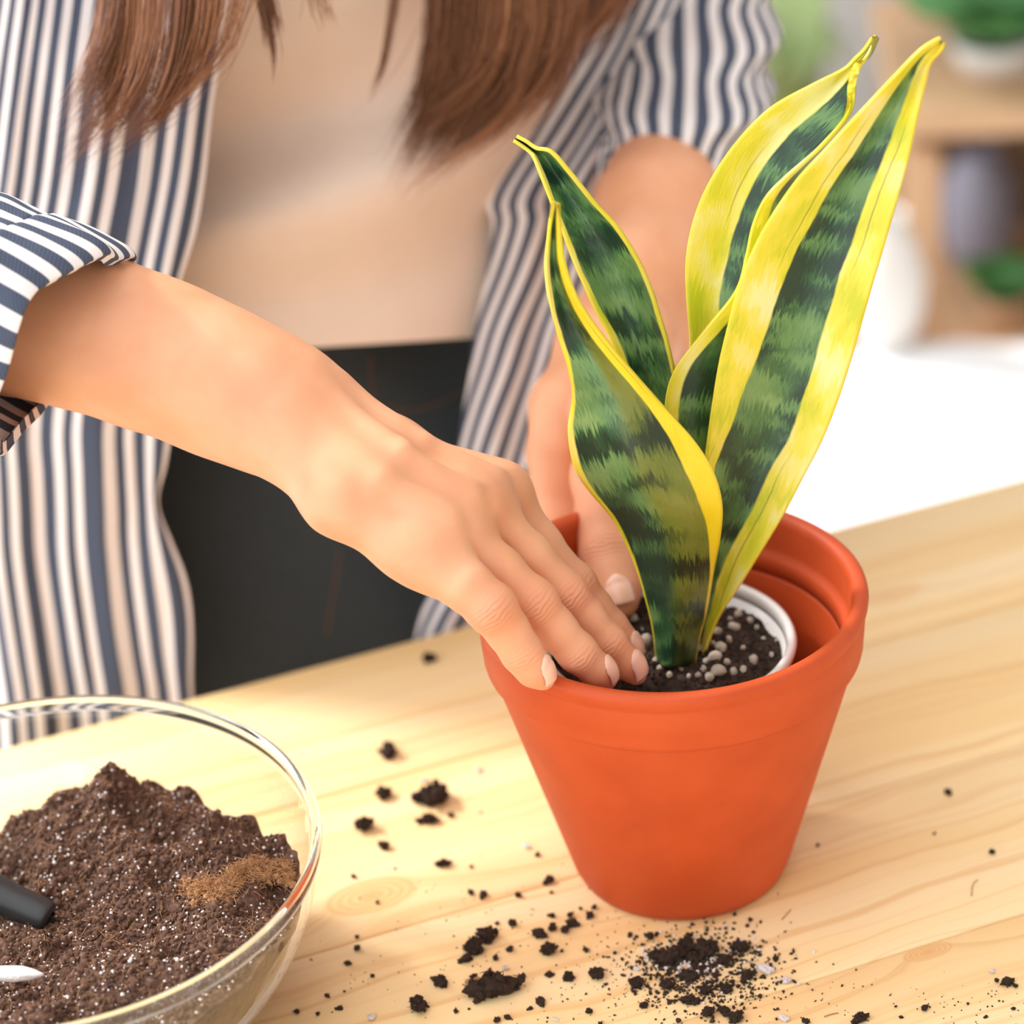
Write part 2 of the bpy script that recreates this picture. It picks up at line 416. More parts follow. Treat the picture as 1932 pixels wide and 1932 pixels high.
def mat_glass_thin():
    t = NT('clear_glass'); lw = t.n('LayerWeight', {'Blend': 0.5}); fac = t.math('ADD', 0.035, t.math('MULTIPLY', t.math('POWER', lw.outputs['Facing'], 4.0), 0.6))
    g = t.n('BsdfGlossy', {'Color': (1, 1, 1, 1), 'Roughness': 0.02}); tr = t.n('BsdfTransparent', {'Color': (0.985, 0.99, 0.975, 1)})
    mx = t.n('MixShader', {0: fac, 1: tr.outputs[0], 2: g.outputs[0]}); t.t.links.new(mx.outputs[0], t.out.inputs[0]); return t.m
def mat_glass_solid():
    t = NT('rim_glass'); g = t.n('BsdfGlass', {'Color': (0.97, 0.99, 0.98, 1), 'Roughness': 0.0, 'IOR': 1.45})
    t.t.links.new(g.outputs[0], t.out.inputs[0]); return t.m

def mat_hair():
    t = NT('hair'); r = t.att('seed')
    c = t.ramp(r, [(0.0, srgb(78, 44, 25)), (0.45, srgb(132, 80, 47)), (0.8, srgb(176, 114, 70)), (1.0, srgb(205, 148, 98))])
    return t.pbr(Base_Color=c, Roughness=0.42, Specular_IOR_Level=0.5)

M = {}
M['wood'] = mat_wood(); M['terracotta'] = mat_terracotta(); M['leaf'] = mat_leaf(); M['skin'] = mat_skin(); M['hair'] = mat_hair()
M['shirt'] = mat_stripe('striped_cotton', srgb(72, 79, 96), srgb(236, 228, 226))
M['cami'] = simple('cream_cotton', srgb(240, 218, 200), 0.8, 0.02, 60)
M['jeans'] = simple('dark_denim', srgb(62, 69, 71), 0.85, 0.12, 300, 0.1)
M['stitch'] = simple('orange_thread', srgb(128, 92, 66), 0.8)
M['nail'] = simple('fingernail', srgb(240, 190, 166), 0.25, 0.02, 50, Specular_IOR_Level=0.6)
M['nailtip'] = simple('nail_tip', srgb(246, 224, 206), 0.3, 0.02)
M['whiteplastic'] = simple('white_plastic', srgb(232, 228, 224), 0.3, 0.02)
M['soil'] = mat_soil('peat_soil', srgb(52, 35, 28), srgb(98, 70, 56), srgb(150, 116, 96))
M['darksoil'] = mat_soil('dark_soil', srgb(34, 26, 22), srgb(60, 44, 36), srgb(96, 74, 60))
M['peat'] = mat_soil('peat_crumb', srgb(36, 28, 23), srgb(66, 50, 40), srgb(108, 84, 66))
M['coir'] = mat_soil('coir_fibre', srgb(150, 102, 66), srgb(196, 148, 104), srgb(224, 184, 140))
M['perlite'] = simple('perlite', srgb(226, 216, 212), 0.7, 0.06, 500, 0.3)
M['pebble'] = mat_soil('pale_pumice', srgb(170, 150, 128), srgb(212, 198, 180), srgb(232, 222, 208), 0.8)
M['glass'] = mat_glass_thin(); M['rimglass'] = mat_glass_solid()
M['blackplastic'] = simple('black_plastic', srgb(44, 44, 46), 0.4, 0.05)
M['wall'] = simple('wall_paint', srgb(212, 210, 207), 0.9, 0.02, 3)
M['floor'] = simple('floor_boards', srgb(176, 150, 126), 0.6, 0.06, 8)
M['shelfwood'] = simple('shelf_wood', srgb(206, 166, 128), 0.6, 0.06, 12)
M['shelfdark'] = simple('shelf_back', srgb(124, 98, 78), 0.8, 0.05, 6)
M['whitecloth'] = simple('white_cloth', srgb(244, 244, 246), 0.9, 0.01, 10)
M['ceramic'] = simple('white_ceramic', srgb(224, 220, 214), 0.4, 0.02, 10)
M['green'] = simple('houseplant_green', srgb(70, 130, 66), 0.5, 0.15, 25)
M['palegreen'] = simple('pale_green_leaf', srgb(150, 168, 110), 0.6, 0.1, 25)
M['greyblue'] = simple('grey_blue_glaze', srgb(150, 150, 168), 0.5, 0.04, 10)
# ------------------------------------------------------------------ the room
def struct(name, me, mat):
    loc = centred(me); o = obj(name, me, mat, loc=loc); o['kind'] = 'structure'; return o
struct('floor', box('floor', (0, 0.05, -0.775), (3.4, 4.3, 0.05)), M['floor'])
struct('wall_back', box('wall', (0.35, 2.15, 0.55), (2.7, 0.1, 2.6)), M['wall'])
struct('added_wall_right', box('wall', (1.65, 0.05, 0.55), (0.1, 4.1, 2.6)), M['wall'])  # unseen wall, added to cut the ambient light from the right
struct('added_wall_front', box('wall', (0.65, -2.05, 0.55), (1.9, 0.1, 2.6)), M['wall'])  # unseen wall behind the camera, added to weaken the flat frontal light
struct('added_part_ceiling', box('added_part_ceiling', (0.95, 0.05, 1.875), (1.5, 4.3, 0.05)), M['wall'])  # unseen partial ceiling, added over the right only so light favours the left
struct('baseboard_back', box('baseboard', (0.30, 2.0875, -0.70), (2.6, 0.025, 0.10), 0, 0.005), M['ceramic'])

# ------------------------------------------------------------------ table
TE = np.array([0.9183, 0.3959]); TN = np.array([0.3959, -0.9183]); TO = np.array([-0.0982, 0.1939]); TA = math.atan2(TE[1], TE[0])
def tab(u, v, z=0.0): q = TO+TE*u+TN*v; return np.array([q[0], q[1], z])
tb = tab(0.1, 0.3)
table = empty('table', (tb[0], tb[1], -0.75)); tag(table, 'light pine table with glued boards and visible knots under the orange pot', 'table')
vb = [0.0, 0.104, 0.2075, 0.312, 0.418, 0.525, 0.63]
U0, U1, TT = -0.62, 0.82, 0.03
for i in range(len(vb)-1):
    v0, v1 = vb[i]+0.0002, vb[i+1]-0.0002; b = 0.0012
    # bevelled board cross-section extruded along u
    cs = [(v0, -TT), (v0, -b), (v0+b*0.4, -b*0.3), (v0+b*1.2, 0), (v1-b*1.2, 0), (v1-b*0.4, -b*0.3), (v1, -b), (v1, -TT)]
    if i == 0: cs = [(v0, -TT), (v0, -0.003), (v0+0.0008, -0.0008), (v0+0.003, 0)]+cs[4:]
    us = np.linspace(U0, U1, 3); V = np.array([[tab(u, v, z) for v, z in cs] for u in us]); nc = len(cs)
    F = [grid_faces(3, nc, True), np.arange(nc)[None, ::-1], (2*nc+np.arange(nc))[None]]
    me = mesh_np('board', V.reshape(-1, 3), F, smooth=False)
    attr(me, 'gu', np.repeat(us, nc)); attr(me, 'gv', np.tile([c[0] for c in cs], 3))
    child('board', me, M['wood'], table)
M['legwood'] = simple('table_leg_wood', srgb(232, 190, 130), 0.6, 0.05, 20)
for u in (U0+0.06, U1-0.06):
    for v in (0.06, 0.57):
        p = tab(u, v); child('leg', box('leg', (p[0], p[1], -0.39), (0.06, 0.06, 0.72), TA, 0.004), M['legwood'], table)
for v in (0.06, 0.57):
    p = tab(0.1, v); child('apron', box('apron', (p[0], p[1], -0.065), (1.26, 0.02, 0.07), TA, 0.003), M['legwood'], table)

# ------------------------------------------------------------------ terracotta pot
pot = empty('plant_pot', (0, 0, 0)); tag(pot, 'large orange terracotta flower pot with thick rim standing on the table', 'pot')
child('pot_body', lathe('pot_body', [(0.0006, 0), (0.040, 0), (0.0437, 0.0018), (0.0456, 0.0060), (0.0468, 0.010), (0.0730, 0.1035), (0.0731, 0.1052), (0.0680, 0.1052), (0.0676, 0.1030), (0.0415, 0.010), (0.0385, 0.008), (0.0006, 0.008)], 128), M['terracotta'], pot)
child('pot_rim', lathe('pot_rim', [(0.0678, 0.1050), (0.0728, 0.1050), (0.0748, 0.1054), (0.0757, 0.1064), (0.0761, 0.1082), (0.0763, 0.1130), (0.0765, 0.1134), (0.0771, 0.1235), (0.0769, 0.1243), (0.0774, 0.1252), (0.0781, 0.1272), (0.0783, 0.1292), (0.0779, 0.1308), (0.0766, 0.1318), (0.0748, 0.1321), (0.0730, 0.1315), (0.0719, 0.1300), (0.0714, 0.1275), (0.0711, 0.1165), (0.0705, 0.1140), (0.0690, 0.1128), (0.0684, 0.1110)], 160), M['terracotta'], pot)

# ------------------------------------------------------------------ white inner pot, its soil, pebbles
NP = np.array([-0.002, 0.0085])
npot = empty('nursery_pot', (NP[0], NP[1], 0.0085)); tag(npot, 'small white plastic pot sunk inside the terracotta pot', 'pot')
child('pot_body', lathe('nursery_body', [(0.0006, 0.0085), (0.033, 0.0085), (0.0345, 0.010), (0.0492, 0.0985), (0.0478, 0.0985), (0.0330, 0.0110), (0.0006, 0.0100)], 96, centre=(NP[0], NP[1], 0)), M['whiteplastic'], npot)
child('rim', lathe('nursery_rim', [(0.0478, 0.0984), (0.0498, 0.0984), (0.0517, 0.1000), (0.0522, 0.1022), (0.0514, 0.1040), (0.0500, 0.1046), (0.0487, 0.1040), (0.0481, 0.1025)], 96, centre=(NP[0], NP[1], 0)), M['whiteplastic'], npot)

def disc_heightfield(name, cx, cy, rfun, zfun, nr=70, nt=200, bottom=0.02):
    rr = np.sqrt(np.linspace(0, 1, nr)); rr[0] = 0.004; a = np.linspace(0, 2*np.pi, nt, endpoint=False)
    R, A = np.meshgrid(rr, a, indexing='ij')
    x, y = np.cos(A), np.sin(A)
    X, Y = x*R, y*R
    Z = zfun(X, Y); Rad = rfun(Z)
    V = np.stack([cx+X*Rad, cy+Y*Rad, Z], -1)
    zb = V[-1].copy(); zb[:, 2] -= bottom; rb = rfun(zb[:, 2]); zb[:, 0] = cx+x[-1]*rb; zb[:, 1] = cy+y[-1]*rb
    V = np.concatenate([V, zb[None]], 0)
    F = [grid_faces(nr+1, nt, True), np.arange(nt)[None, ::-1], (nr*nt+np.arange(nt))[None]]
    return V.reshape(-1, 3), F

ICO = {}
def ico(sub):
    if sub not in ICO:
        import bmesh
        bm = bmesh.new(); bmesh.ops.create_icosphere(bm, subdivisions=sub, radius=1.0)
        ICO[sub] = (np.array([v.co[:] for v in bm.verts]), np.array([[v.index for v in f.verts] for f in bm.faces])); bm.free()
    return ICO[sub]
def rand_rot(n):
    q = RNG.normal(size=(n, 4)); q /= np.linalg.norm(q, axis=1, keepdims=True); a, b, c, d = q.T
    return np.stack([np.stack([1-2*(c*c+d*d), 2*(b*c-a*d), 2*(b*d+a*c)], -1), np.stack([2*(b*c+a*d), 1-2*(b*b+d*d), 2*(c*d-a*b)], -1), np.stack([2*(b*d-a*c), 2*(c*d+a*b), 1-2*(b*b+c*c)], -1)], 1)
def scatter(P, S, sub=1, jit=0.35, aspect=0.5):
    """many irregular lumps as one vert/face set"""
    bv, bf = ico(sub); n = len(P)
    V = bv[None]*(1+jit*RNG.uniform(-1, 1, (n, len(bv), 1)))*(1+aspect*RNG.uniform(-1, 1, (n, 1, 3)))
    V = np.einsum('nij,nkj->nki', rand_rot(n), V)*np.asarray(S)[:, None, None]+np.asarray(P)[:, None]
    F = bf[None]+(np.arange(n)*len(bv))[:, None, None]
    return V.reshape(-1, 3), F.reshape(-1, 3)
def fibres(P, L, rad, up=0.4):
    n = len(P); d = RNG.normal(size=(n, 3)); d[:, 2] = np.abs(d[:, 2])*up; d /= np.linalg.norm(d, axis=1, keepdims=True)
    b = RNG.normal(size=(n, 3))*0.35; k = 5; t = np.linspace(-0.5, 0.5, k)
    C = P[:, None]+L[:, None, None]*(d[:, None]*t[None, :, None]+b[:, None]*(t**2-0.1)[None, :, None])
    A = np.cross(d, [0.2, 0.9, 0.3]); A /= np.linalg.norm(A, axis=1, keepdims=True)+1e-9; B = np.cross(d, A)
    ang = np.array([0, 2.094, 4.189]); rr = rad*np.array([0.3, 0.9, 1, 0.8, 0.2])
    V = C[:, :, None]+rr[None, :, None, None]*(A[:, None, None]*np.cos(ang)[None, None, :, None]+B[:, None, None]*np.sin(ang)[None, None, :, None])
    gf = grid_faces(k, 3, True); F = gf[None]+(np.arange(n)*k*3)[:, None, None]
    return V.reshape(-1, 3), F.reshape(-1, 4)

def z_np(X, Y):
    x, y = X*0.0478+NP[0], Y*0.0478+NP[1]; P = np.stack([x, y, 0*x], -1)
    return 0.0965+0.0022*fbm(P*110, 4, 3)+0.0025*np.exp(-((x-0.0)**2+(y-0.0)**2)/0.0006)-0.004*np.clip((np.hypot(X, Y)-0.7)/0.3, 0, 1)*(X > 0)
V, F = disc_heightfield('s', NP[0], NP[1], lambda z: 0.0474+0*z, z_np, 60, 160, 0.02)
rr = np.sqrt(RNG.uniform(0, 0.95, 2200)); aa = RNG.uniform(0, 6.283, 2200); xs, ys = rr*np.cos(aa), rr*np.sin(aa)
Pg = np.stack([NP[0]+xs*0.0474, NP[1]+ys*0.0474, z_np(xs, ys)], -1)
sv = scatter(Pg, RNG.uniform(0.0004, 0.0013, 2200)); fv = fibres(Pg[:160]+[0, 0, 0.0006], RNG.uniform(0.004, 0.011, 160), 0.00013)
me = mesh_np('pot_soil', *join_parts([(V, F), sv, fv]), smooth=False); loc = centred(me)
tag(obj('potting_soil', me, M['darksoil'], loc=loc), 'dark potting soil around the leaf bases inside the white pot', 'soil', kind='stuff')

peb_meshes = []
for k in range(7):
    v, f = ico(3); q = v*(1+0.22*fbm(v*1.1+k*9.1, 2, k)[:, None]+0.05*fbm(v*4+k, 2, k)[:, None])*np.array([1.15, 0.95, 0.8])
    me = mesh_np('pebble', q, f); me.materials.append(M['pebble']); peb_meshes.append(me)
PEB = [(1202, 1218, 10), (1220, 1206, 11), (1197, 1169, 9), (1211, 1233, 9), (1236, 1246, 6), (1362, 1149, 8), (1393, 1158, 8), (1386, 1182, 11), (1416, 1172, 9), (1355, 1191, 9), (1376, 1207, 7), (1360, 1221, 12), (1350, 1239, 12), (1372, 1249, 7), (1356, 1266, 14), (1402, 1263, 7), (1339, 1278, 10), (1318, 1274, 7), (1327, 1262, 7), (1384, 1267, 8), (1421, 1245, 10), (1465, 1213, 8), (1286, 1262, 6), (1262, 1274, 7), (1428, 1184, 5), (1318, 1221, 7), (1209, 1189, 6), (1402, 1138, 5), (1440, 1206, 5), (1335, 1200, 6), (1245, 1262, 6), (1300, 1276, 5), (1455, 1235, 5), (1402, 1222, 5), (1176, 1178, 6), (1378, 1168, 5), (1345, 1214, 6), (1333, 1246, 6)]
for i, (x, y, r) in enumerate(PEB):
    p = pz(x, y, 0.0995); zz = float(z_np((p[0]-NP[0])/0.0474, (p[1]-NP[1])/0.0474)); s = r*1.16/5500
    p = pz(x, y, zz+s*0.5)
    o = obj('pebble', peb_meshes[i % 7], loc=p); o.scale = (s, s, s); o.rotation_euler = RNG.uniform(0, 6.28, 3)
    tag(o, 'small pale pumice pebble on the dark soil beside the leaf bases', 'pebble', 'pale pebbles on the soil in the white pot')

# ------------------------------------------------------------------ snake plant
plant = empty('snake_plant', (0.002, 0.0, 0.098)); tag(plant, 'snake plant with dark banded leaves and yellow margins in the orange pot', 'plant')
def leaf(rows, lm, rm, seed, tipc=0.0, nr=110, nc=36, label=None, olive=0.0, thick=0.0015):
    ctrl = np.array([[py_(*q) for q in r] for r in rows]); G = surf(ctrl, nr, nc)
    wav = 0.0006*fbm(np.stack([np.linspace(0, 6, nr)[:, None]+0*np.arange(nc), np.arange(nc)[None]*0.08+0*np.arange(nr)[:, None], 0*np.zeros((nr, nc))+seed], -1), 2, 11)
    G = G+np.array([0, 1, 0])*wav[..., None]
    seg = np.linalg.norm(np.diff(G, axis=1), axis=-1); u = np.concatenate([np.zeros((nr, 1)), np.cumsum(seg, 1)], 1); W = u[:, -1:]
    mid = G[:, nc//2]; vl = np.r_[0, np.cumsum(np.linalg.norm(np.diff(mid, axis=0), axis=1))]
    lmv = cr(np.asarray(lm, float), nr)[:, None]; rmv = cr(np.asarray(rm, float), nr)[:, None]
    mg = np.minimum(u-lmv*W, (1-rmv)*W-u)
    t = np.linspace(0, 1, nr)[:, None]; tp = np.clip((t-0.955)/0.03, 0, 1)*tipc*np.clip(0.4+(u/np.maximum(W, 1e-9)), 0, 1)
    rim = np.maximum(np.clip(1-u/0.0011, 0, 1), np.clip(1-(W-u)/0.0011, 0, 1))
    me = grid_mesh('leaf', G, thick, (u-W/2, vl[:, None]+0*u))
    n2 = 2
    attr(me, 'margin', np.tile(mg.ravel(), n2)); attr(me, 'tip', np.tile(tp.ravel(), n2)); attr(me, 'rim', np.tile(rim.ravel(), n2)); attr(me, 'seed', np.full(len(me.vertices), seed))
    uf = u/np.maximum(W, 1e-9); ov = olive*np.clip((uf-0.42)/0.12, 0, 1); attr(me, 'olive', np.tile(ov.ravel(), n2))
    o = child('leaf', me, M['leaf'], plant)
    if label: o['label'] = label
    return o
def row3(l, r, Yl, Ym, Yr, off=0.0):
    mx, my = (l[0]+r[0])/2+off*(r[0]-l[0]), (l[1]+r[1])/2
    return [(l[0], l[1], Yl), (mx, my, Ym), (r[0], r[1], Yr)]
# front leaf
L1 = [((1238, 1262), (1312, 1258)), ((1232, 1200), (1322, 1200)), ((1222, 1150), (1335, 1150)), ((1200, 1075), (1347, 1080)), ((1162, 992), (1360, 1010)), ((1108, 925), (1363, 950)), ((1082, 880), (1347, 890)), ((1071, 812), (1312, 835)), ((1079, 750), (1262, 780)), ((1071, 695), (1206, 720)), ((1053, 635), (1150, 655)), ((1038, 560), (1093, 577)), ((1032, 495), (1064, 505)), ((1038, 435), (1054, 440)), ((1047, 384), (1051, 386))]
Y1 = [(-0.001, -0.010, -0.001), (0, -0.011, 0), (0, -0.013, -0.002), (0, -0.014, -0.004), (0, -0.016, -0.007), (0, -0.018, -0.010), (-0.002, -0.018, -0.012), (-0.004, -0.016, -0.013), (-0.007, -0.013, -0.014), (-0.009, -0.011, -0.015), (-0.010, -0.008, -0.015), (-0.011, -0.007, -0.014), (-0.011, -0.008, -0.013), (-0.011, -0.009, -0.012), (-0.011, -0.011, -0.011)]
leaf([row3(a, b, *y) for (a, b), y in zip(L1, Y1)], [0, 0.01, 0.02, 0.03, 0.05, 0.06, 0.06, 0.05, 0.05, 0.06, 0.08, 0.12, 0.16, 0.2, 0.3],
     [0, 0.02, 0.04, 0.05, 0.12, 0.17, 0.19, 0.19, 0.18, 0.2, 0.24, 0.3, 0.36, 0.4, 0.4], 1.0, 0.6, olive=1.0, label='broad front leaf with olive bands, curling to a narrow tip')
# leaf behind it
L2 = [((1272, 1235), (1306, 1235)), ((1262, 1100), (1306, 1100)), ((1240, 950), (1303, 950)), ((1212, 800), (1290, 800)), ((1175, 690), (1270, 700)), ((1148, 628), (1256, 640)), ((1124, 584), (1242, 592)), ((1105, 541), (1225, 540)), ((1083, 491), (1201, 488)), ((1061, 432), (1165, 432)), ((1043, 385), (1124, 389)), ((1024, 333), (1076, 330)), ((1010, 296), (1040, 290)), ((1003, 285), (1011, 283)), ((986, 271), (990, 269)), ((971, 261), (973, 260))]
leaf([row3(a, b, 0.014+0.0022*i, 0.020+0.0022*i, 0.012+0.0022*i) for i, (a, b) in enumerate(L2)], [0.0, 0.02, 0.04, 0.08, 0.13, 0.12, 0.09, 0.07, 0.06, 0.06, 0.07, 0.09, 0.1, 0.05, 0, 0], [0, 0.02, 0.03, 0.03, 0.04, 0.04, 0.045, 0.05, 0.05, 0.06, 0.06, 0.08, 0.1, 0.05, 0, 0], 2.0, 0.3, label='dark green leaf with thin tip leaning towards the shirt')
# folded leaf
L3 = [((1300, 1235), (1322, 1232), (1308, 1238)), ((1294, 1100), (1335, 1100), (1292, 1100)), ((1290, 990), (1345, 990), (1275, 990)), ((1290, 870), (1352, 870), (1260, 850)), ((1292, 780), (1362, 770), (1254, 768)), ((1298, 700), (1376, 695), (1272, 698)), ((1302, 640), (1392, 640), (1328, 622)), ((1296, 560), (1412, 580), (1386, 548)), ((1295, 490), (1442, 510), (1406, 480)), ((1308, 420), (1464, 440), (1418, 425)), ((1336, 350), (1478, 375), (1442, 372)), ((1385, 275), (1496, 332), (1482, 330)), ((1450, 208), (1556, 262), (1548, 274)), ((1530, 163), (1598, 205), (1600, 215)), ((1590, 134), (1608, 152), (1607, 162)), ((1613, 116), (1619, 121), (1618, 124)), ((1632, 96), (1638, 100), (1634, 102)), ((1650, 68), (1652, 69), (1651, 70))]
rows = []
for i, (a, b, c) in enumerate(L3):
    k = min(i/8, 1)*max(0, min(1, (17-i)/5)); y0 = 0.010+0.0018*i
    rows.append([(*a, y0+0.012*k), ((a[0]+b[0])/2, (a[1]+b[1])/2, y0+0.014*k), (*b, y0+0.006*k), ((b[0]+c[0])/2, (b[1]+c[1])/2, y0-0.004*k), (*c, y0-0.006*k)])
leaf(rows, [0, 0.03, 0.1, 0.18, 0.24, 0.28, 0.3, 0.3, 0.31, 0.32, 0.34, 0.36, 0.36, 0.34, 0.3, 0.2, 0.1, 0], [0.02, 0.06, 0.1, 0.12, 0.13, 0.13, 0.12, 0.11, 0.1, 0.1, 0.08, 0.06, 0.06, 0.06, 0.08, 0.1, 0, 0], 3.0, 0.9, nc=48, label='folded leaf with a wide yellow left margin and rolled edge')
# tall right leaf
L4l = [(1302, 1262), (1318, 1175), (1318, 1060), (1324, 950), (1332, 870), (1341, 800), (1356, 700), (1372, 630), (1400, 530), (1440, 440), (1500, 350), (1560, 285), (1622, 218), (1690, 146), (1736, 99), (1765, 80), (1776, 76)]
L4r = [(1318, 1256), (1352, 1168), (1402, 1092), (1470, 985), (1508, 915), (1550, 835), (1580, 760), (1606, 680), (1640, 560), (1664, 480), (1692, 380), (1711, 310), (1726, 240), (1741, 165), (1752, 124), (1772, 94), (1778, 79)]
leaf([row3(a, b, 0.007+0.0004*i-0.003, 0.007+0.0004*i+(0.005 if 1 < i < 14 else 0.001), 0.007+0.0004*i-0.002) for i, (a, b) in enumerate(zip(L4l, L4r))],
     [0.0, 0.0, 0.02, 0.06, 0.12, 0.2, 0.28, 0.31, 0.34, 0.36, 0.37, 0.37, 0.36, 0.34, 0.4, 0.5, 0.6], [0.5, 0.45, 0.42, 0.36, 0.32, 0.28, 0.26, 0.26, 0.26, 0.26, 0.27, 0.29, 0.31, 0.36, 0.45, 0.5, 0.5], 4.0, 0.75, label='tallest leaf with wide yellow margins and dark centre, on the right')

# ------------------------------------------------------------------ glass bowl with soil
BC = np.array([-0.2463, -0.095]); BR = 0.1098
bowl = empty('glass_bowl', (BC[0], BC[1], 0)); tag(bowl, 'clear round glass mixing bowl half full of dark soil', 'bowl')
po = [(0.0006, 0.0005), (0.040, 0.0005), (0.052, 0.002), (0.066, 0.008), (0.080, 0.018), (0.092, 0.032), (0.100, 0.046), (0.1055, 0.062), (0.1085, 0.078)]
pi_ = [(0.1060, 0.078), (0.1030, 0.062), (0.0974, 0.0465), (0.0895, 0.034), (0.078, 0.0205), (0.065, 0.011), (0.051, 0.0052), (0.040, 0.004), (0.0006, 0.004)]
def smooth_prof(p, n): return [tuple(q) for q in cr(np.array(p), n)]
child('bowl_wall', lathe('bowl_wall', smooth_prof(po, 50)+smooth_prof(pi_, 50), 160, centre=(BC[0], BC[1], 0)), M['glass'], bowl)
ang = np.linspace(0, 2*np.pi, 20, endpoint=False)
child('rim', lathe('bowl_rim', [(0.1076+0.0024*math.cos(a), 0.0815+0.0036*math.sin(a)) for a in ang], 192, centre=(BC[0], BC[1], 0)), M['rimglass'], bowl)

def r_bowl(z): return np.interp(z, [p[1] for p in pi_[::-1]], [p[0] for p in pi_[::-1]])-0.0006
def z_bowl(X, Y):
    P = np.stack([X*0.1, Y*0.1, 0*X], -1)
    z = 0.0505+0.008*X-0.009*Y+0.0075*fbm(P*26+3.1, 3, 21)+0.0035*fbm(P*90, 3, 5)
    for px, py, h, s in ((0.16, 0.72, 0.018, 0.012), (-0.05, 0.66, 0.008, 0.03), (0.36, 0.66, 0.007, 0.006), (0.58, 0.55, 0.008, 0.004), (0.75, 0.4, 0.005, 0.01)):
        z = z+h*np.exp(-((X-px)**2+(Y-py)**2)/s)
    z = z-0.010*np.exp(-((X+0.35)**2+(Y-0.42)**2)/0.05)
    return z
V, F = disc_heightfield('s', BC[0], BC[1], r_bowl, z_bowl, 150, 420, 0.035)
n = 17000
rr = np.sqrt(RNG.uniform(0, 0.98, n)); aa = RNG.uniform(0, 6.283, n); xs, ys = rr*np.cos(aa), rr*np.sin(aa); zs = z_bowl(xs, ys); rd = r_bowl(zs)-0.001
Pg = np.stack([BC[0]+xs*rd, BC[1]+ys*rd, zs], -1)
sv = scatter(Pg, RNG.uniform(0.0004, 0.0009, n)*(1+1.6*RNG.uniform(0, 1, n)**4), 1, 0.4, 0.5)
soil = mesh_np('soil', *join_parts([(V, F), sv]), smooth=False); loc = centred(soil)
so = obj('potting_soil', soil, M['soil'], loc=loc); tag(so, 'heap of crumbly brown peat soil filling the glass bowl', 'soil', kind='stuff')
k = 2600; gp = Pg[:k]+np.array([0, 0, 0.0006]); gr = scatter(gp, RNG.uniform(0.00022, 0.0006, k)*(1+0.9*RNG.uniform(0, 1, k)**5), 1, 0.15, 0.2)
o = child('perlite_grains', mesh_np('perlite', *gr), M['perlite'], so); o['kind'] = 'stuff'
k = 2600; fb = fibres(Pg[-k:]+np.array([0, 0, 0.0008]), RNG.uniform(0.003, 0.009, k), 0.00011, 0.7)
o = child('peat_fibres', mesh_np('fibres', *fb), M['coir'], so); o['kind'] = 'stuff'

# tan coir lump in the soil
cp = pz(450, 1660, 0.062); k = 220
ax = np.array([0.9, 0.35, 0.0]); ay = np.array([-0.35, 0.9, 0.0]); t1 = RNG.normal(0, 1, (k, 2)).clip(-1.7, 1.7)
q = cp+ax*t1[:, :1]*0.0115+ay*t1[:, 1:]*0.0042+np.array([0, 0, 1])*(0.001-0.001*(t1**2).sum(1, keepdims=True)*0.5+0.0018*fbm(np.c_[t1*1.6, 0*t1[:, :1]], 2, 4)[:, None])+ay*(0.004*np.sin(t1[:, :1]*2.3))
cv = scatter(q-[0, 0, 0.001], RNG.uniform(0.0005, 0.0017, k), 2, 0.4, 0.5); cf = fibres(np.repeat(q, 9, 0)+RNG.normal(0, 0.0014, (9*k, 3)), RNG.uniform(0.002, 0.006, 9*k), 0.00016, 0.5)
me = mesh_np('coir', *join_parts([cv, cf]), smooth=False); loc = centred(me)
tag(obj('coir_lump', me, M['coir'], loc=loc), 'tan fibrous coir lump lying on the soil near the right bowl rim', 'coir lump')

# black trowel stuck in the soil
sx_, sy_ = 0, 0
b = pz(92, 1732, 0.052)
for _ in range(4): b = pz(92, 1732, float(z_bowl((b[0]-BC[0])/0.097, (b[1]-BC[1])/0.097))+0.001)
a = pz(-190, 1600, b[2]+0.022)
trow = empty('garden_trowel', tuple(b)); tag(trow, 'black handled garden trowel stuck into the soil in the glass bowl', 'trowel')
P = np.array([a+(b-a)*t for t in (0, 0.02, 0.06, 0.5, 0.8, 0.96, 1.0, 1.012)]); V, F = tube(cr(P, 30), cr(np.array([0.004, 0.0072, 0.0078, 0.0074, 0.0068, 0.0066, 0.0058, 0.003]), 30), 24)
child('handle', mesh_np('handle', V, F), M['blackplastic'], trow)
c2 = b+np.array([0.012, -0.004, -0.028]); P = np.array([b-(b-a)*0.03, b+np.array([0.003, -0.001, -0.010]), c2]); V, F = tube(P, [0.003, 0.003, 0.0025], 12)
child('shank', mesh_np('shank', V, F), M['blackplastic'], trow)
# thin pale sliver lying on the soil
cp = pz(22, 1838, 0.060); v, f = ico(3); q = v*(1+0.2*fbm(v*1.5, 2, 2)[:, None])*np.array([0.012, 0.0035, 0.0022]); Rz = np.array(Matrix.Rotation(-0.1, 3, 'Z')); q = q@Rz.T+cp
me = mesh_np('chip', q, f); loc = centred(me)
tag(obj('pale_sliver', me, M['perlite'], loc=loc), 'pale sliver lying on the soil at the near left of the bowl', 'chip')

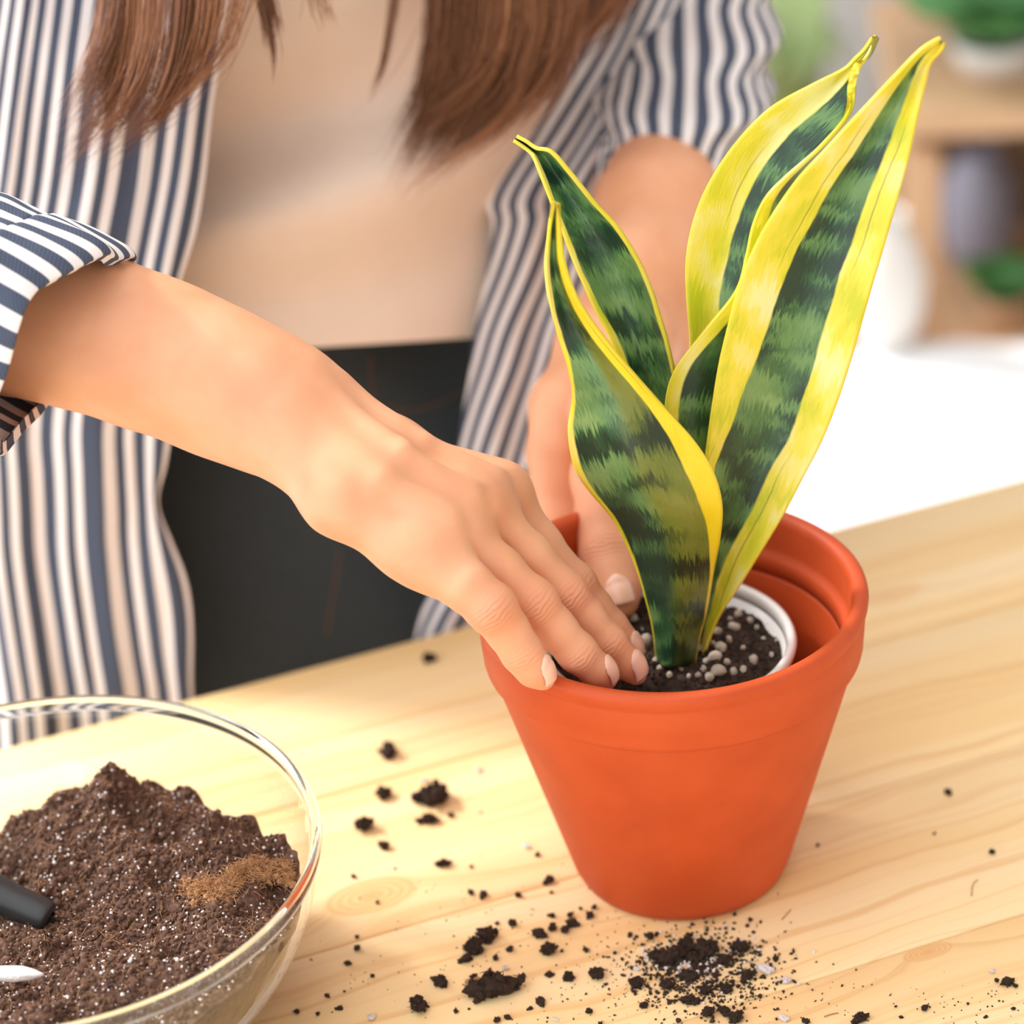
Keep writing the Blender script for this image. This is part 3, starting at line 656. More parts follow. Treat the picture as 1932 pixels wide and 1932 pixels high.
# ------------------------------------------------------------------ crumbs on the table
def clod_mesh(seed, nl, spiky, mat, stretch=1.0):
    d = RNG.normal(0, 1, (nl*4, 3)); d /= np.linalg.norm(d, axis=1, keepdims=True)
    ext = np.array([0.66*stretch, 0.58, 0.46])*(1+0.5*fbm(d*1.3+seed*3.1, 2, seed)[:, None]); q = d*ext*RNG.uniform(0.75, 1.1, (nl*4, 1))+np.array([0, 0, 0.42])
    cv = scatter(q, RNG.uniform(0.06, 0.19, nl*4), 1, 0.4, 0.5)
    core, cf = ico(3); core = core*np.array([0.66*stretch, 0.58, 0.46])*(1+0.5*fbm(core*1.3+seed*3.1, 2, seed)[:, None]+0.12*RNG.normal(0, 1, (len(core), 1)))*0.92+np.array([0, 0, 0.42])
    parts = [(core, cf), cv]
    if spiky: parts.append(fibres(q[:spiky*3], RNG.uniform(0.3, 0.8, spiky*3), 0.032, 0.8))
    V, F = join_parts(parts); V[:, 2] = np.maximum(V[:, 2], 0.0)
    me = mesh_np('crumb', V, F, smooth=False); me.materials.append(mat); return me
CL = [clod_mesh(i, 14+3*i, 8+2*i, M['peat'], [1, 1.3, 0.9, 1.6, 1.1, 1.0][i]) for i in range(6)]
SM = [clod_mesh(20+i, 5, 3, M['peat'], [1, 1.4, 0.8][i]) for i in range(3)]
PALE = [clod_mesh(40, 5, 0, M['perlite']), clod_mesh(41, 4, 0, M['perlite'], 1.4)]
TAN = clod_mesh(50, 9, 10, M['coir'], 1.5)
def put(name, me, x, y, r, label, cat, group=None, rz=None, flat=1.0):
    p = pz(x, y, 0.0); d = float((p-CAM)@fw); s = r*d/5500
    o = obj(name, me, loc=(p[0], p[1], 0.0)); o.scale = (s*1.42, s*1.42, s*1.55*flat); o.rotation_euler[2] = random.uniform(0, 6.28) if rz is None else rz
    tag(o, label, cat, group); return o
BIG = [(735, 1424, 16, 'soil clod on the table, farthest back of those between bowl and pot'),
       (725, 1503, 15, 'small round soil clod just right of the bowl rim, left of the ragged clump'),
       (822, 1512, 25, 'ragged dark soil clump standing midway between bowl and pot'),
       (790, 1512, 14, 'small soil bit touching the left of the ragged clump'),
       (806, 1551, 12, 'soil bit just in front of the ragged clump between bowl and pot'),
       (687, 1564, 18, 'oval soil clod closest to the right edge of the bowl'),
       (835, 1634, 10, 'lone soil crumb beyond the round wood knot'),
       (918, 1772, 19, 'tall jagged soil clod left of the pot base'),
       (894, 1794, 17, 'crumbly soil cluster in front of the tall jagged clod'),
       (1036, 1798, 15, 'rounded soil clod between the jagged clod and the dirt heap'),
       (938, 1874, 30, 'largest soil clod on the table, near the bottom edge'),
       (790, 1905, 19, 'soil clod at the bottom, left of the largest clod'),
       (832, 1857, 12, 'small branching soil crumb up left of the largest clod'),
       (1127, 1844, 15, 'long thin soil shred beside the dirt heap'),
       (1072, 1848, 10, 'soil crumb left of the long thin shred'),
       (1226, 1771, 9, 'dark soil crumb just in front of the pot base'),
       (1621, 1926, 11, 'soil crumb at the bottom edge, right of the dirt heap'),
       (1872, 1610, 7, 'single dark crumb alone at the far right of the table'),
       (1745, 1905, 7, 'reddish brown crumb alone near the bottom right corner'),
       (809, 1247, 13, 'dark blurred crumb near the back edge of the table behind the pinky')]
for i, (x, y, r, lab) in enumerate(BIG): put('soil_clod', CL[(i*5+1) % 6] if r > 9 else SM[i % 3], x, y, r, lab, 'soil clod', 'larger soil clods on the table')
put('soil_clod', TAN, 901, 1868, 17, 'light brown fibrous clod stuck to the left of the largest clod', 'soil clod', 'larger soil clods on the table')
SML = [(851, 1541, 6), (723, 1600, 9), (1014, 1615, 6), (889, 1637, 4), (1036, 1665, 8), (1040, 1685, 4), (888, 1687, 6), (913, 1692, 7), (978, 1692, 7), (712, 1704, 4), (668, 1655, 4), (967, 1746, 9), (938, 1744, 4), (879, 1814, 9), (962, 1794, 8), (935, 1810, 6), (1018, 1765, 10), (1042, 1754, 10), (1067, 1758, 9), (1080, 1745, 9), (1060, 1796, 4), (1105, 1795, 6), (1112, 1730, 7), (1121, 1714, 6), (1076, 1729, 6), (1036, 1841, 6), (895, 1848, 9), (860, 1910, 5), (1022, 1893, 8), (1112, 1911, 8), (938, 1928, 7), (958, 1921, 5), (674, 1770, 5), (674, 1792, 7), (656, 1819, 5), (703, 1843, 5), (1386, 1727, 4), (1415, 1737, 4), (1463, 1812, 6), (1520, 1930, 7), (1790, 1497, 6), (1543, 1596, 4), (1763, 1574, 3), (1899, 1856, 9), (1880, 1852, 5), (1915, 1862, 5), (1040, 1730, 5), (1095, 1716, 4), (924, 1832, 4), (1000, 1905, 4), (885, 1905, 3), (1133, 1935, 5), (640, 1905, 5), (600, 1915, 5), (560, 1912, 6), (618, 1880, 4), (650, 1872, 3), (1912, 1905, 4), (1700, 1920, 3), (1690, 1900, 3), (1826, 1895, 3), (1860, 1920, 3), (745, 1640, 3), (1160, 1800, 4), (1190, 1765, 4)]
for i, (x, y, r) in enumerate(SML): put('soil_crumb', SM[i % 3], x, y, r, 'tiny dark soil crumb scattered loose on the pine table top', 'soil crumb', 'tiny soil crumbs on the table')
PAL = [(953, 1829, 7), (993, 1599, 7), (904, 1455, 7), (801, 1474, 6), (701, 1923, 9), (1445, 1833, 12), (1484, 1853, 10), (1479, 1924, 8), (1872, 1834, 6), (1047, 1925, 5), (905, 1533, 4), (1200, 1830, 6), (1165, 1798, 4)]
for i, (x, y, r) in enumerate(PAL): put('perlite_crumb', PALE[i % 2], x, y, r, 'pale perlite crumb lying loose on the pine table top', 'perlite crumb', 'pale perlite crumbs on the table', flat=0.7)
# spilled dirt heap in front of the pot
HEAP = [(1332, 1797, 24), (1268, 1812, 22), (1398, 1792, 17), (1295, 1786, 16), (1368, 1815, 14), (1240, 1806, 12), (1310, 1812, 15), (1300, 1892, 13), (1336, 1914, 14), (1366, 1910, 11), (1388, 1924, 15), (1200, 1858, 13), (1258, 1862, 14), (1300, 1845, 13), (1370, 1870, 13), (1410, 1846, 12), (1215, 1900, 9), (1330, 1872, 10)]
for i, (x, y, r) in enumerate(HEAP): put('soil_clod', CL[i % 6], x, y, r, 'soil clod in the loose dirt heap spilled before the pot', 'soil clod', 'soil clods in the spilled dirt heap', flat=0.75)
def dust(n, cx, cy, sx, sy, r0, r1):
    x = cx+sx*RNG.normal(0, 0.45, n); y = cy+sy*RNG.normal(0, 0.45, n)
    P = np.array([pz(a, b, 0.0) for a, b in zip(x, y)]); S = RNG.uniform(r0, r1, n)**1.0*1.1/5500; P[:, 2] += S*0.5
    return P, S
P1, S1 = dust(1100, 1315, 1828, 160, 80, 1.2, 4.5); P2, S2 = dust(260, 1300, 1890, 320, 80, 0.8, 2.4); P3, S3 = dust(200, 1000, 1800, 420, 180, 0.8, 2.0)
P4, S4 = dust(70, 1820, 1890, 200, 60, 0.8, 2.0)
PP = np.concatenate([P1, P2, P3, P4]); SS = np.concatenate([S1, S2, S3, S4])
me = mesh_np('dust', *join_parts([scatter(PP, SS, 1, 0.35, 0.5), fibres(PP[:220]+[0, 0, 0.0004], RNG.uniform(0.001, 0.004, 220), 0.00012, 0.3)]), smooth=False); loc = centred(me)
do = tag(obj('soil_dust', me, M['peat'], loc=loc), 'fine brown soil dust sprinkled over the table around the spilled heap', 'soil', kind='stuff')
P5, S5 = dust(150, 1330, 1815, 150, 60, 1.5, 5.0); o = child('perlite_grains', mesh_np('perlite', *scatter(P5, S5, 1, 0.15, 0.2)), M['perlite'], do); o['kind'] = 'stuff'
for pts, lab in (([(1833, 1690), (1836, 1668), (1845, 1660)], 'thin brown root fibre lying at the right of the table'), ([(1475, 1735), (1487, 1722), (1492, 1716)], 'short thin fibre right of the pot base'), ([(1555, 1918), (1570, 1913), (1582, 1911)], 'curved brown fibre near the bottom edge of the table')):
    P = cr(np.array([pz(x, y, 0.0004) for x, y in pts]), 10); V, F = tube(P, 0.00022, 6); me = mesh_np('fibre', V, F); loc = centred(me)
    tag(obj('root_fibre', me, M['coir'], loc=loc), lab, 'fibre')

# ------------------------------------------------------------------ background furniture
# low bench covered with a white blanket
bed = empty('bench', (0.5, 1.1, -0.75)); tag(bed, 'low bench covered with a rumpled white blanket beyond the table, out of focus', 'bench')
child('frame', box('frame', (0.5, 1.1, -0.57), (1.3, 0.5, 0.14), 0, 0.01), M['shelfwood'], bed)
for x in (-0.08, 1.08):
    for y in (0.9, 1.3): child('leg', box('leg', (x, y, -0.695), (0.05, 0.05, 0.11), 0, 0.004), M['shelfwood'], bed)
gx, gy = np.meshgrid(np.linspace(-0.17, 1.17, 90), np.linspace(0.82, 1.38, 50)); gz = -0.435+0.010*fbm(np.stack([gx*9, gy*9, 0*gx], -1), 4, 8)
edge = np.minimum(np.minimum(gx+0.17, 1.17-gx), np.minimum(gy-0.82, 1.38-gy)); gz = gz-0.05*np.exp(-edge/0.02)
child('blanket', grid_mesh('blanket', np.stack([gx, gy, gz], -1), 0.02), M['whitecloth'], bed)

# wooden shelf unit with plants
SY = 1.50
def sp(x, y, Y=SY): return py_(x, y, Y)
zt, zm, sw, sdp = -0.285, -0.535, 0.8, 0.28
xl = float(sp(1740, 300)[0]); xr = xl+sw
shelf = empty('shelf_unit', (xl+sw/2, SY+0.14, -0.75)); tag(shelf, 'blurred wooden shelf unit with plants standing in the background', 'shelf')
child('back_panel', box('back', (xl+sw/2, SY+sdp+0.006, (zt-0.75)/2), (sw, 0.012, zt+0.75), 0), M['shelfdark'], shelf)
for x in (xl, xr):
    for y in (SY, SY+sdp-0.02): child('post', box('post', (x, y, (zt-0.78)/2), (0.032, 0.032, zt+0.72), 0, 0.003), M['shelfwood'], shelf)
for z in (zt, zm):
    child('board', box('board', (xl+sw/2, SY+sdp/2-0.01, z), (sw+0.05, sdp+0.03, 0.026), 0, 0.004), M['shelfwood'], shelf)

def leafy(name, label, base, n, length, width, mat, spread=0.7, potr=0.06, poth=0.1, potmat='ceramic', up=0.6, az=None):
    root = empty(name, tuple(base)); tag(root, label, 'plant')
    V = lathe('pot', [(0.001, 0), (potr*0.75, 0), (potr, poth), (potr*0.9, poth), (potr*0.7, 0.008), (0.001, 0.008)], 32)
    obj('pot', V, M[potmat], root)
    for i in range(n):
        a = (i*2.4+0.3) if az is None else az[i]; L = length*RNG.uniform(0.75, 1.1); t = np.linspace(0, 1, 10)
        out = np.stack([np.cos(a)*t*spread*L, np.sin(a)*t*spread*L, poth*0.5+L*up*np.sin(t*1.9)], -1)
        wd = width*np.sin(np.pi*np.clip(t*0.93+0.04, 0, 1))**0.7*np.where(t < 0.25, t/0.25*0.8+0.05, 1); sd2 = np.array([-np.sin(a), np.cos(a), 0])
        G = np.stack([out-sd2*wd[:, None]/2, out+np.array([0, 0, -0.12])*wd[:, None]*0.5, out+sd2*wd[:, None]/2], 1)
        obj('leaf', grid_mesh('leaf', surf(G, 16, 7), 0.0012), M[mat], root)
    return root
leafy('potted_plant', 'large leaved green houseplant on top of the blurred shelf', (xl+0.075, SY+0.08, zt+0.0135), 12, 0.17, 0.12, 'green', 0.75, 0.045, 0.03, az=[3.3, 3.9, 4.4, 4.8, 5.3, 5.9, 2.9, 0.2, 1.2, 2.2, 4.1, 5.0], up=0.5)
leafy('potted_plant', 'small green plant low inside the blurred shelf', (xl+0.085, SY+0.05, zm+0.0135), 11, 0.065, 0.04, 'green', 0.65, 0.025, 0.03, potmat='shelfwood')
leafy('potted_plant', 'green plant inside the shelf at the right image edge', (xl+0.20, SY+0.06, zm+0.0135), 12, 0.13, 0.07, 'green', 0.55, 0.04, 0.06, up=1.0)
me = lathe('jar', [(0.001, 0), (0.025, 0), (0.036, 0.03), (0.036, 0.09), (0.022, 0.11), (0.020, 0.12), (0.016, 0.12), (0.018, 0.108), (0.032, 0.085), (0.032, 0.03), (0.022, 0.005), (0.001, 0.005)], 40)
tag(obj('jar', me, M['greyblue'], loc=(xl+0.075, SY+0.19, zm+0.0135)), 'grey blue glazed jar inside the blurred shelf', 'jar')
b = sp(1668, 690, 1.345)
me = lathe('vase', [(0.001, 0), (0.022, 0), (0.034, 0.03), (0.036, 0.065), (0.026, 0.10), (0.018, 0.115), (0.020, 0.125), (0.016, 0.125), (0.015, 0.115), (0.023, 0.098), (0.032, 0.065), (0.030, 0.03), (0.020, 0.005), (0.001, 0.005)], 48)
tag(obj('white_vase', me, M['ceramic'], loc=(b[0], 1.335, -0.431)), 'rounded white vase standing on the white blanket left of the shelf post', 'vase')
b = sp(1500, 130, 1.72)
leafy('potted_plant', 'pale green floor plant by the wall beside the striped sleeve', (float(b[0])-0.02, 1.78, -0.75), 9, 0.46, 0.05, 'palegreen', 0.2, 0.08, 0.16, up=0.95)

# ------------------------------------------------------------------ person
person = empty('person', (-0.13, 0.36, -0.75))
tag(person, 'person in open striped shirt and cream top planting with both hands in the pot', 'person')
def K(x, y, d, r): return pd(x, y, d), r*d/5500
def nrm(v): return v/np.linalg.norm(v)
def chain(P, L, k):
    d = None
    for (a, ra), (b, rb) in zip(L[:-1], L[1:]):
        e = d_cone(P, a, b, ra, rb); d = e if d is None else smin(d, e, k)
    return d
# right arm and hand (left in the picture): forearm, wrist, four fingers over the rim, thumb under the palm
FA = [K(-420, 560, 1.20, 190), K(-160, 555, 1.165, 165), K(60, 590, 1.145, 140), K(200, 636, 1.135, 124), K(330, 674, 1.13, 112), K(445, 722, 1.125, 100), K(540, 772, 1.12, 84)]
FA2 = [K(300, 700, 1.145, 90), K(440, 755, 1.14, 80), K(545, 790, 1.135, 70)]
PALM = [[K(520, 812, 1.112, 66), K(640, 940, 1.095, 66), K(770, 1030, 1.092, 58), K(822, 1062, 1.092, 50)],
        [K(540, 790, 1.115, 62), K(690, 895, 1.102, 64), K(800, 970, 1.102, 56), K(858, 1008, 1.106, 50)],
        [K(560, 765, 1.122, 60), K(720, 862, 1.118, 58), K(850, 925, 1.118, 50), K(910, 962, 1.122, 47)],
        [K(570, 750, 1.132, 58), K(740, 845, 1.138, 54), K(880, 905, 1.138, 46), K(945, 935, 1.142, 46)]]
FIN = [[K(815, 1055, 1.092, 54), K(880, 1105, 1.086, 47), K(928, 1148, 1.087, 45), K(958, 1190, 1.092, 39), K(985, 1232, 1.096, 37), K(1008, 1264, 1.099, 31), K(1026, 1281, 1.1005, 21)],
       [K(858, 1010, 1.106, 50), K(940, 1075, 1.106, 44), K(1006, 1137, 1.109, 43), K(1046, 1185, 1.114, 38), K(1090, 1232, 1.118, 36), K(1125, 1264, 1.123, 30), K(1144, 1280, 1.126, 22)],
       [K(912, 962, 1.122, 47), K(1000, 1050, 1.124, 41), K(1066, 1121, 1.129, 40), K(1105, 1165, 1.134, 36), K(1147, 1213, 1.138, 34), K(1180, 1250, 1.142, 29), K(1200, 1272, 1.144, 21)],
       [K(948, 930, 1.142, 45), K(1020, 1025, 1.144, 37), K(1086, 1103, 1.149, 36), K(1120, 1145, 1.152, 33), K(1153, 1184, 1.155, 31), K(1178, 1214, 1.158, 27), K(1193, 1234, 1.160, 20)]]
THB = [K(575, 835, 1.145, 62), K(690, 930, 1.158, 58), K(810, 1000, 1.163, 46), K(905, 1060, 1.163, 42), K(965, 1100, 1.164, 36), K(1000, 1122, 1.165, 24)]
view = -fw
BUMP = [(*K(487, 722, 1.114, 50),), (*K(948, 922, 1.136, 44),), (*K(908, 950, 1.114, 45),), (*K(856, 1000, 1.101, 44),), (*K(812, 1045, 1.089, 44),)]
for f in FIN:
    a, r = f[2]; BUMP.append((a+nrm(CAM-a)*r*0.22, r*0.86))
TEND = [[K(600, 752, 1.112, 14), K(760, 850, 1.096, 15), K(880, 930, 1.102, 16)], [K(590, 800, 1.106, 12), K(720, 905, 1.087, 13), K(840, 985, 1.089, 14)], [K(640, 735, 1.122, 14), K(800, 838, 1.118, 13), K(930, 905, 1.122, 15)]]
def sdf_right(P):
    d = chain(P, FA, 0.02); d = smin(d, chain(P, FA2, 0.02), 0.02)
    pal = None
    for L in PALM:
        e = chain(P, L, 0.008); pal = e if pal is None else smin(pal, e, 0.012)
    pal = smin(pal, chain(P, THB[:3], 0.01), 0.02)
    d = smin(d, pal, 0.022)
    for c, r in BUMP[:5]: d = smin(d, np.linalg.norm(P-c, axis=-1)-r, 0.012)
    for L in TEND: d = smin(d, chain(P, L, 0.004), 0.009)
    base = d
    for fi, f in enumerate(FIN):
        e = chain(P, f, 0.004); c, r = BUMP[5+fi]; e = smin(e, np.linalg.norm(P-c, axis=-1)-r, 0.005)
        d = np.minimum(d, smin(base, e, 0.007))
    d = smin(d, chain(P, THB, 0.006), 0.008)
    return d
# left arm and hand (behind the plant): forearm, back of hand, index and middle fingers outside the rim, thumb inside
LF = [K(1300, -120, 1.476, 80), K(1294, 130, 1.435, 92), K(1265, 300, 1.40, 112), K(1240, 400, 1.36, 105), K(1225, 500, 1.33, 88)]
LP = [[K(1215, 520, 1.325, 80), K(1140, 650, 1.30, 84), K(1075, 770, 1.275, 70)], [K(1230, 520, 1.33, 76), K(1190, 660, 1.315, 80), K(1130, 790, 1.30, 66)], [K(1240, 530, 1.335, 70), K(1230, 670, 1.335, 76), K(1185, 800, 1.33, 62)]]
LFI = [[K(1070, 770, 1.272, 66), K(1048, 850, 1.268, 52), K(1050, 905, 1.268, 47), K(1058, 980, 1.268, 44), K(1075, 1060, 1.27, 38), K(1085, 1105, 1.272, 24)],
       [K(1130, 800, 1.30, 60), K(1105, 900, 1.30, 46), K(1115, 1000, 1.30, 42), K(1130, 1100, 1.30, 36), K(1140, 1150, 1.3, 22)],
       [K(1185, 810, 1.33, 56), K(1170, 910, 1.325, 44), K(1180, 1010, 1.322, 40), K(1190, 1090, 1.32, 34), K(1195, 1130, 1.32, 22)],
       [K(1225, 800, 1.345, 52), K(1235, 900, 1.34, 40), K(1240, 980, 1.335, 34), K(1243, 1040, 1.33, 28), K(1244, 1070, 1.33, 18)]]
LTH = [K(1200, 640, 1.29, 74), K(1160, 790, 1.255, 66), K(1132, 900, 1.232, 52), K(1136, 980, 1.222, 47), K(1146, 1046, 1.215, 49), K(1158, 1095, 1.21, 46), K(1167, 1125, 1.206, 37), K(1171, 1140, 1.204, 24)]
def sdf_left(P):
    d = chain(P, LF, 0.02); pal = None
    for L in LP:
        e = chain(P, L, 0.01); pal = e if pal is None else smin(pal, e, 0.014)
    d = smin(d, pal, 0.02); base = d
    for f in LFI: d = np.minimum(d, smin(base, chain(P, f, 0.005), 0.009))
    d = np.minimum(d, smin(base, chain(P, LTH, 0.006), 0.014))
    return d
# torso, hidden under the clothes
EB = np.array([TE[0], TE[1], 0.0])
TC = np.array([-0.135, 0.385, 0.0])
SHR, SHL = np.array([-0.29, 0.32, 0.42]), np.array([0.07, 0.47, 0.45])
ELB = pd(-495, 510, 1.172)
def sdf_torso(P):
    d = None
    for s in (-0.07, 0, 0.07):
        e = d_cone(P, TC+EB*s+[0, 0.02, -0.02], TC+EB*s+[0, 0.03, 0.40], 0.080, 0.066); d = e if d is None else smin(d, e, 0.05)
    d = smin(d, d_cone(P, SHR, SHL, 0.040, 0.040), 0.04)
    d = smin(d, d_cone(P, SHR, ELB, 0.030, 0.027), 0.02); d = smin(d, d_cone(P, ELB, FA[1][0], 0.027, 0.030), 0.02)
    d = smin(d, d_cone(P, SHL, LF[0][0], 0.020, 0.018), 0.02); d = smin(d, d_cone(P, LF[0][0], LF[1][0], 0.018, 0.020), 0.02)
    d = smin(d, d_cone(P, TC+[0, -0.03, 0.45], TC+[0.0, -0.08, 0.56], 0.05, 0.048), 0.03)
    return d
def bounds(lists, pad=0.012):
    A = np.array([p-r for L in lists for p, r in L]); B = np.array([p+r for L in lists for p, r in L]); return A.min(0)-pad, B.max(0)+pad
lo, hi = bounds([FA[1:], FA2, *PALM, *FIN, THB]); lo[0] = max(lo[0], FA[1][0][0]+0.01)
VR, QR = surface_nets(sdf_right, lo, hi, 0.0010); VR = relax(VR, QR, 1, 0.5)
lo, hi = bounds([LF[1:], *LP, *LFI, LTH]); lo_l, hi_l = lo, hi
VL, QL = surface_nets(sdf_left, lo, hi, 0.0013); VL = relax(VL, QL, 1, 0.5)
VT, QT = surface_nets(sdf_torso, (-0.48, 0.02, -0.14), (0.28, 0.60, 0.64), 0.008)
VB, QB = join_parts([(VR, QR), (VL, QL), (VT, QT)])
body = mesh_np('body', VB, QB)
red = np.zeros(len(VB))
for f in FIN+[LTH]:
    for i, s in ((2, 0.55), (len(f)-2, 0.5), (4, 0.3)):
        c, r = f[i]; red = np.maximum(red, s*np.exp(-((VB-c)**2).sum(1)/(2*(r*0.9)**2)))
for c, r in BUMP[:5]: red = np.maximum(red, 0.35*np.exp(-((VB-c)**2).sum(1)/(2*(r*0.8)**2)))
red = np.maximum(red, 0.6*np.exp(-((VB-pd(488, 735, 1.105))**2).sum(1)/(2*0.011**2)))
red = np.maximum(red, 0.25*np.exp(-((VB-pd(1150, 960, 1.225))**2).sum(1)/(2*0.03**2)))
attr(body, 'red', red)
ks = np.zeros(len(VB)); kl = np.zeros(len(VB)); kw = np.zeros(len(VB))
for f, joints in [(f, ((2, 1.0), (4, 0.6))) for f in FIN]+[(LTH, ((4, 0.8),))]:
    for i, wt in joints:
        a, r = f[i]; t_ = nrm(f[i+1][0]-f[i-1][0]); vd = nrm(CAM-a); nn = nrm(vd-t_*(vd@t_)); s_ = np.cross(t_, nn); q = VB-a
        m = np.linalg.norm(q, axis=1) < r*2.2
        along, lat, hgt = q[m]@t_, q[m]@s_, q[m]@nn
        wgt = wt*np.exp(-(along/(r*0.55))**2)*np.clip(hgt/r*1.6, 0, 1)*np.clip(1.25-np.abs(lat)/r, 0, 1)
        idx = np.flatnonzero(m); up_ = wgt > kw[idx]; idx = idx[up_]
        ks[idx] = along[up_]*1000+i*40; ks[idx] = along[up_]*1000; kl[idx] = lat[up_]*1000; kw[idx] = wgt[up_]
attr(body, 'ks', ks); attr(body, 'kl', kl); attr(body, 'kw', kw)
child('body', body, M['skin'], person)

def nail(fin, sdf, length, width, hint, back=0.0):
    (a, ra), (b, rb) = fin[-2], fin[-1]; t = nrm(b-fin[-3][0]); h = np.asarray(hint, float); nn = nrm(h-t*(h@t)); s = np.cross(t, nn)
    nu, nv = 15, 16; U = np.linspace(-1, 1, nu)[None]; Vv = np.linspace(0, 1, nv)[:, None]
    # free edge rounded, cuticle rounded; the plate follows the fingertip and overhangs it slightly
    tipp = b+t*rb*0.75-t*back
    wv = width/2*(1-0.12*(1-Vv)**2)*np.sqrt(np.clip(1-(np.clip(0.35-Vv, 0, 1)/0.36)**2*0.75, 0.05, 1))
    Q = tipp+t*((Vv-1)*length-0.0012*U**2*(2*Vv-1))[..., None]+s*(U*wv)[..., None]
    P0 = Q.reshape(-1, 3); lo_ = np.full(len(P0), -0.010); hi_ = np.full(len(P0), 0.016)
    for _ in range(22):
        mid = (lo_+hi_)/2; ins = sdf(P0+nn*mid[:, None]) < 0; lo_ = np.where(ins, mid, lo_); hi_ = np.where(ins, hi_, mid)
    H = lo_.reshape(nv, nu)
    # beyond the flesh keep the plate going straight, and smooth along its length
    ref = H[5]; lim = ref[None]-0.0016*np.clip((Vv-0.33)/0.67, 0, 1)**2*1.6; H = np.maximum(H, lim)
    H = np.minimum(H, ref[None]+0.0008)
    H = H+0.0003-0.0005*np.clip(np.abs(U)-0.7, 0, 1)*2-0.0005*np.clip(0.12-Vv, 0, 1)*8
    G = Q+nn*H[..., None]
    return child('fingernail', grid_mesh('fingernail', G, 0.0004, flip=(np.dot(np.cross(G[0, 1]-G[0, 0], G[1, 0]-G[0, 0]), nn) < 0)), M['nail'], person)
toc = lambda f: nrm(CAM-f[-1][0])
nail(FIN[0], sdf_right, 0.0108, 0.0100, toc(FIN[0])*0.7+rt*0.75+upv*0.45, 0.0012)
nail(FIN[1], sdf_right, 0.0110, 0.0100, toc(FIN[1])*0.6+rt*0.6+upv*0.5, 0.0016)
nail(FIN[2], sdf_right, 0.0115, 0.0104, toc(FIN[2])*0.7+rt*0.55+upv*0.5, 0.0016)
nail(FIN[3], sdf_right, 0.0105, 0.0095, toc(FIN[3])*0.7+rt*0.6+upv*0.5, 0.0016)
nail(LTH, sdf_left, 0.0128, 0.0116, toc(LTH)+rt*0.1, back=-0.0006)

# ---- clothes
def uv_from(G, refrow=None):
    nr, nc = G.shape[:2]
    seg = np.linalg.norm(np.diff(G, axis=1), axis=-1).mean(0) if refrow is None else np.linalg.norm(np.diff(G[refrow], axis=0), axis=-1)
    u = np.r_[0, np.cumsum(seg)]; v = np.r_[0, np.cumsum(np.linalg.norm(np.diff(G, axis=0), axis=-1).mean(1))]
    return np.broadcast_to(u[None], (nr, nc)).copy(), np.broadcast_to(v[:, None], (nr, nc)).copy()
def folds(G, amp_fn, direction):
    return G+np.asarray(direction)*amp_fn[..., None]
shirt = empty('shirt', (0, 0, 0)); shirt.parent = person; shirt.location = (0, 0, 0)
shirt['label'] = 'open button shirt with navy and white stripes'

# front panel on the picture's left: inner edge first, wrapping round the side to the back
ed = [(-260, 455, 1.30), (-60, 440, 1.285), (90, 420, 1.285), (200, 402, 1.29), (330, 388, 1.30), (430, 372, 1.305), (520, 345, 1.31), (600, 322, 1.32), (700, 318, 1.335), (800, 326, 1.345), (880, 322, 1.352), (950, 306, 1.36), (1020, 322, 1.366), (1100, 345, 1.372), (1220, 366, 1.382), (1320, 374, 1.392), (1460, 382, 1.405)]
rows = []
for y, x, d in ed:
    xe = x; x = float(np.interp(y, [-260, -60, 330, 560, 800, 1050, 1320, 1460], [455, 440, 388, 345, 322, 332, 372, 382]))
    r = [pd(xe, y, d), pd(x-45, y+4, d-0.004), pd(x-150, y+8, d-0.006), pd(x-240, y+14, d-0.003), pd(x-340, y+20, d+0.004), pd(x-450, y+25, d+0.03), pd(x-540, y+20, d+0.10), pd(x-500, y-10, d+0.22), pd(x-300, y-60, d+0.34), pd(x, y-90, d+0.38)]
    rows.append(r)
G = surf(np.array(rows), 150, 170); uu, vv = uv_from(G)
tt = np.linspace(0, 1, 150)[:, None]
fold = (0.0085*fbm(np.stack([uu*38, vv*3.5, 0*uu], -1), 3, 61)+0.0035*fbm(np.stack([uu*95, vv*6, 0*uu+3], -1), 2, 62))*(0.45+0.75*tt)*np.clip(uu/0.01, 0.15, 1)
fold += 0.003*np.exp(-((uu-0.012)/0.006)**2)*np.sin(vv*38)*np.clip((vv-0.22)/0.05, 0, 1)
G = folds(G, fold, -fw)
G = G+rt*(0.0022*np.exp(-(uu/0.012)**2)*np.sin(vv*55)*np.clip((vv-0.2)/0.06, 0, 1))[..., None]
obj('front_panel', grid_mesh('panel', G, 0.0008, (uu*0.82+0.0032*fbm(np.stack([uu*45, vv*1.2, 0*uu], -1), 2, 77), vv)), M['shirt'], shirt).location = -person.location

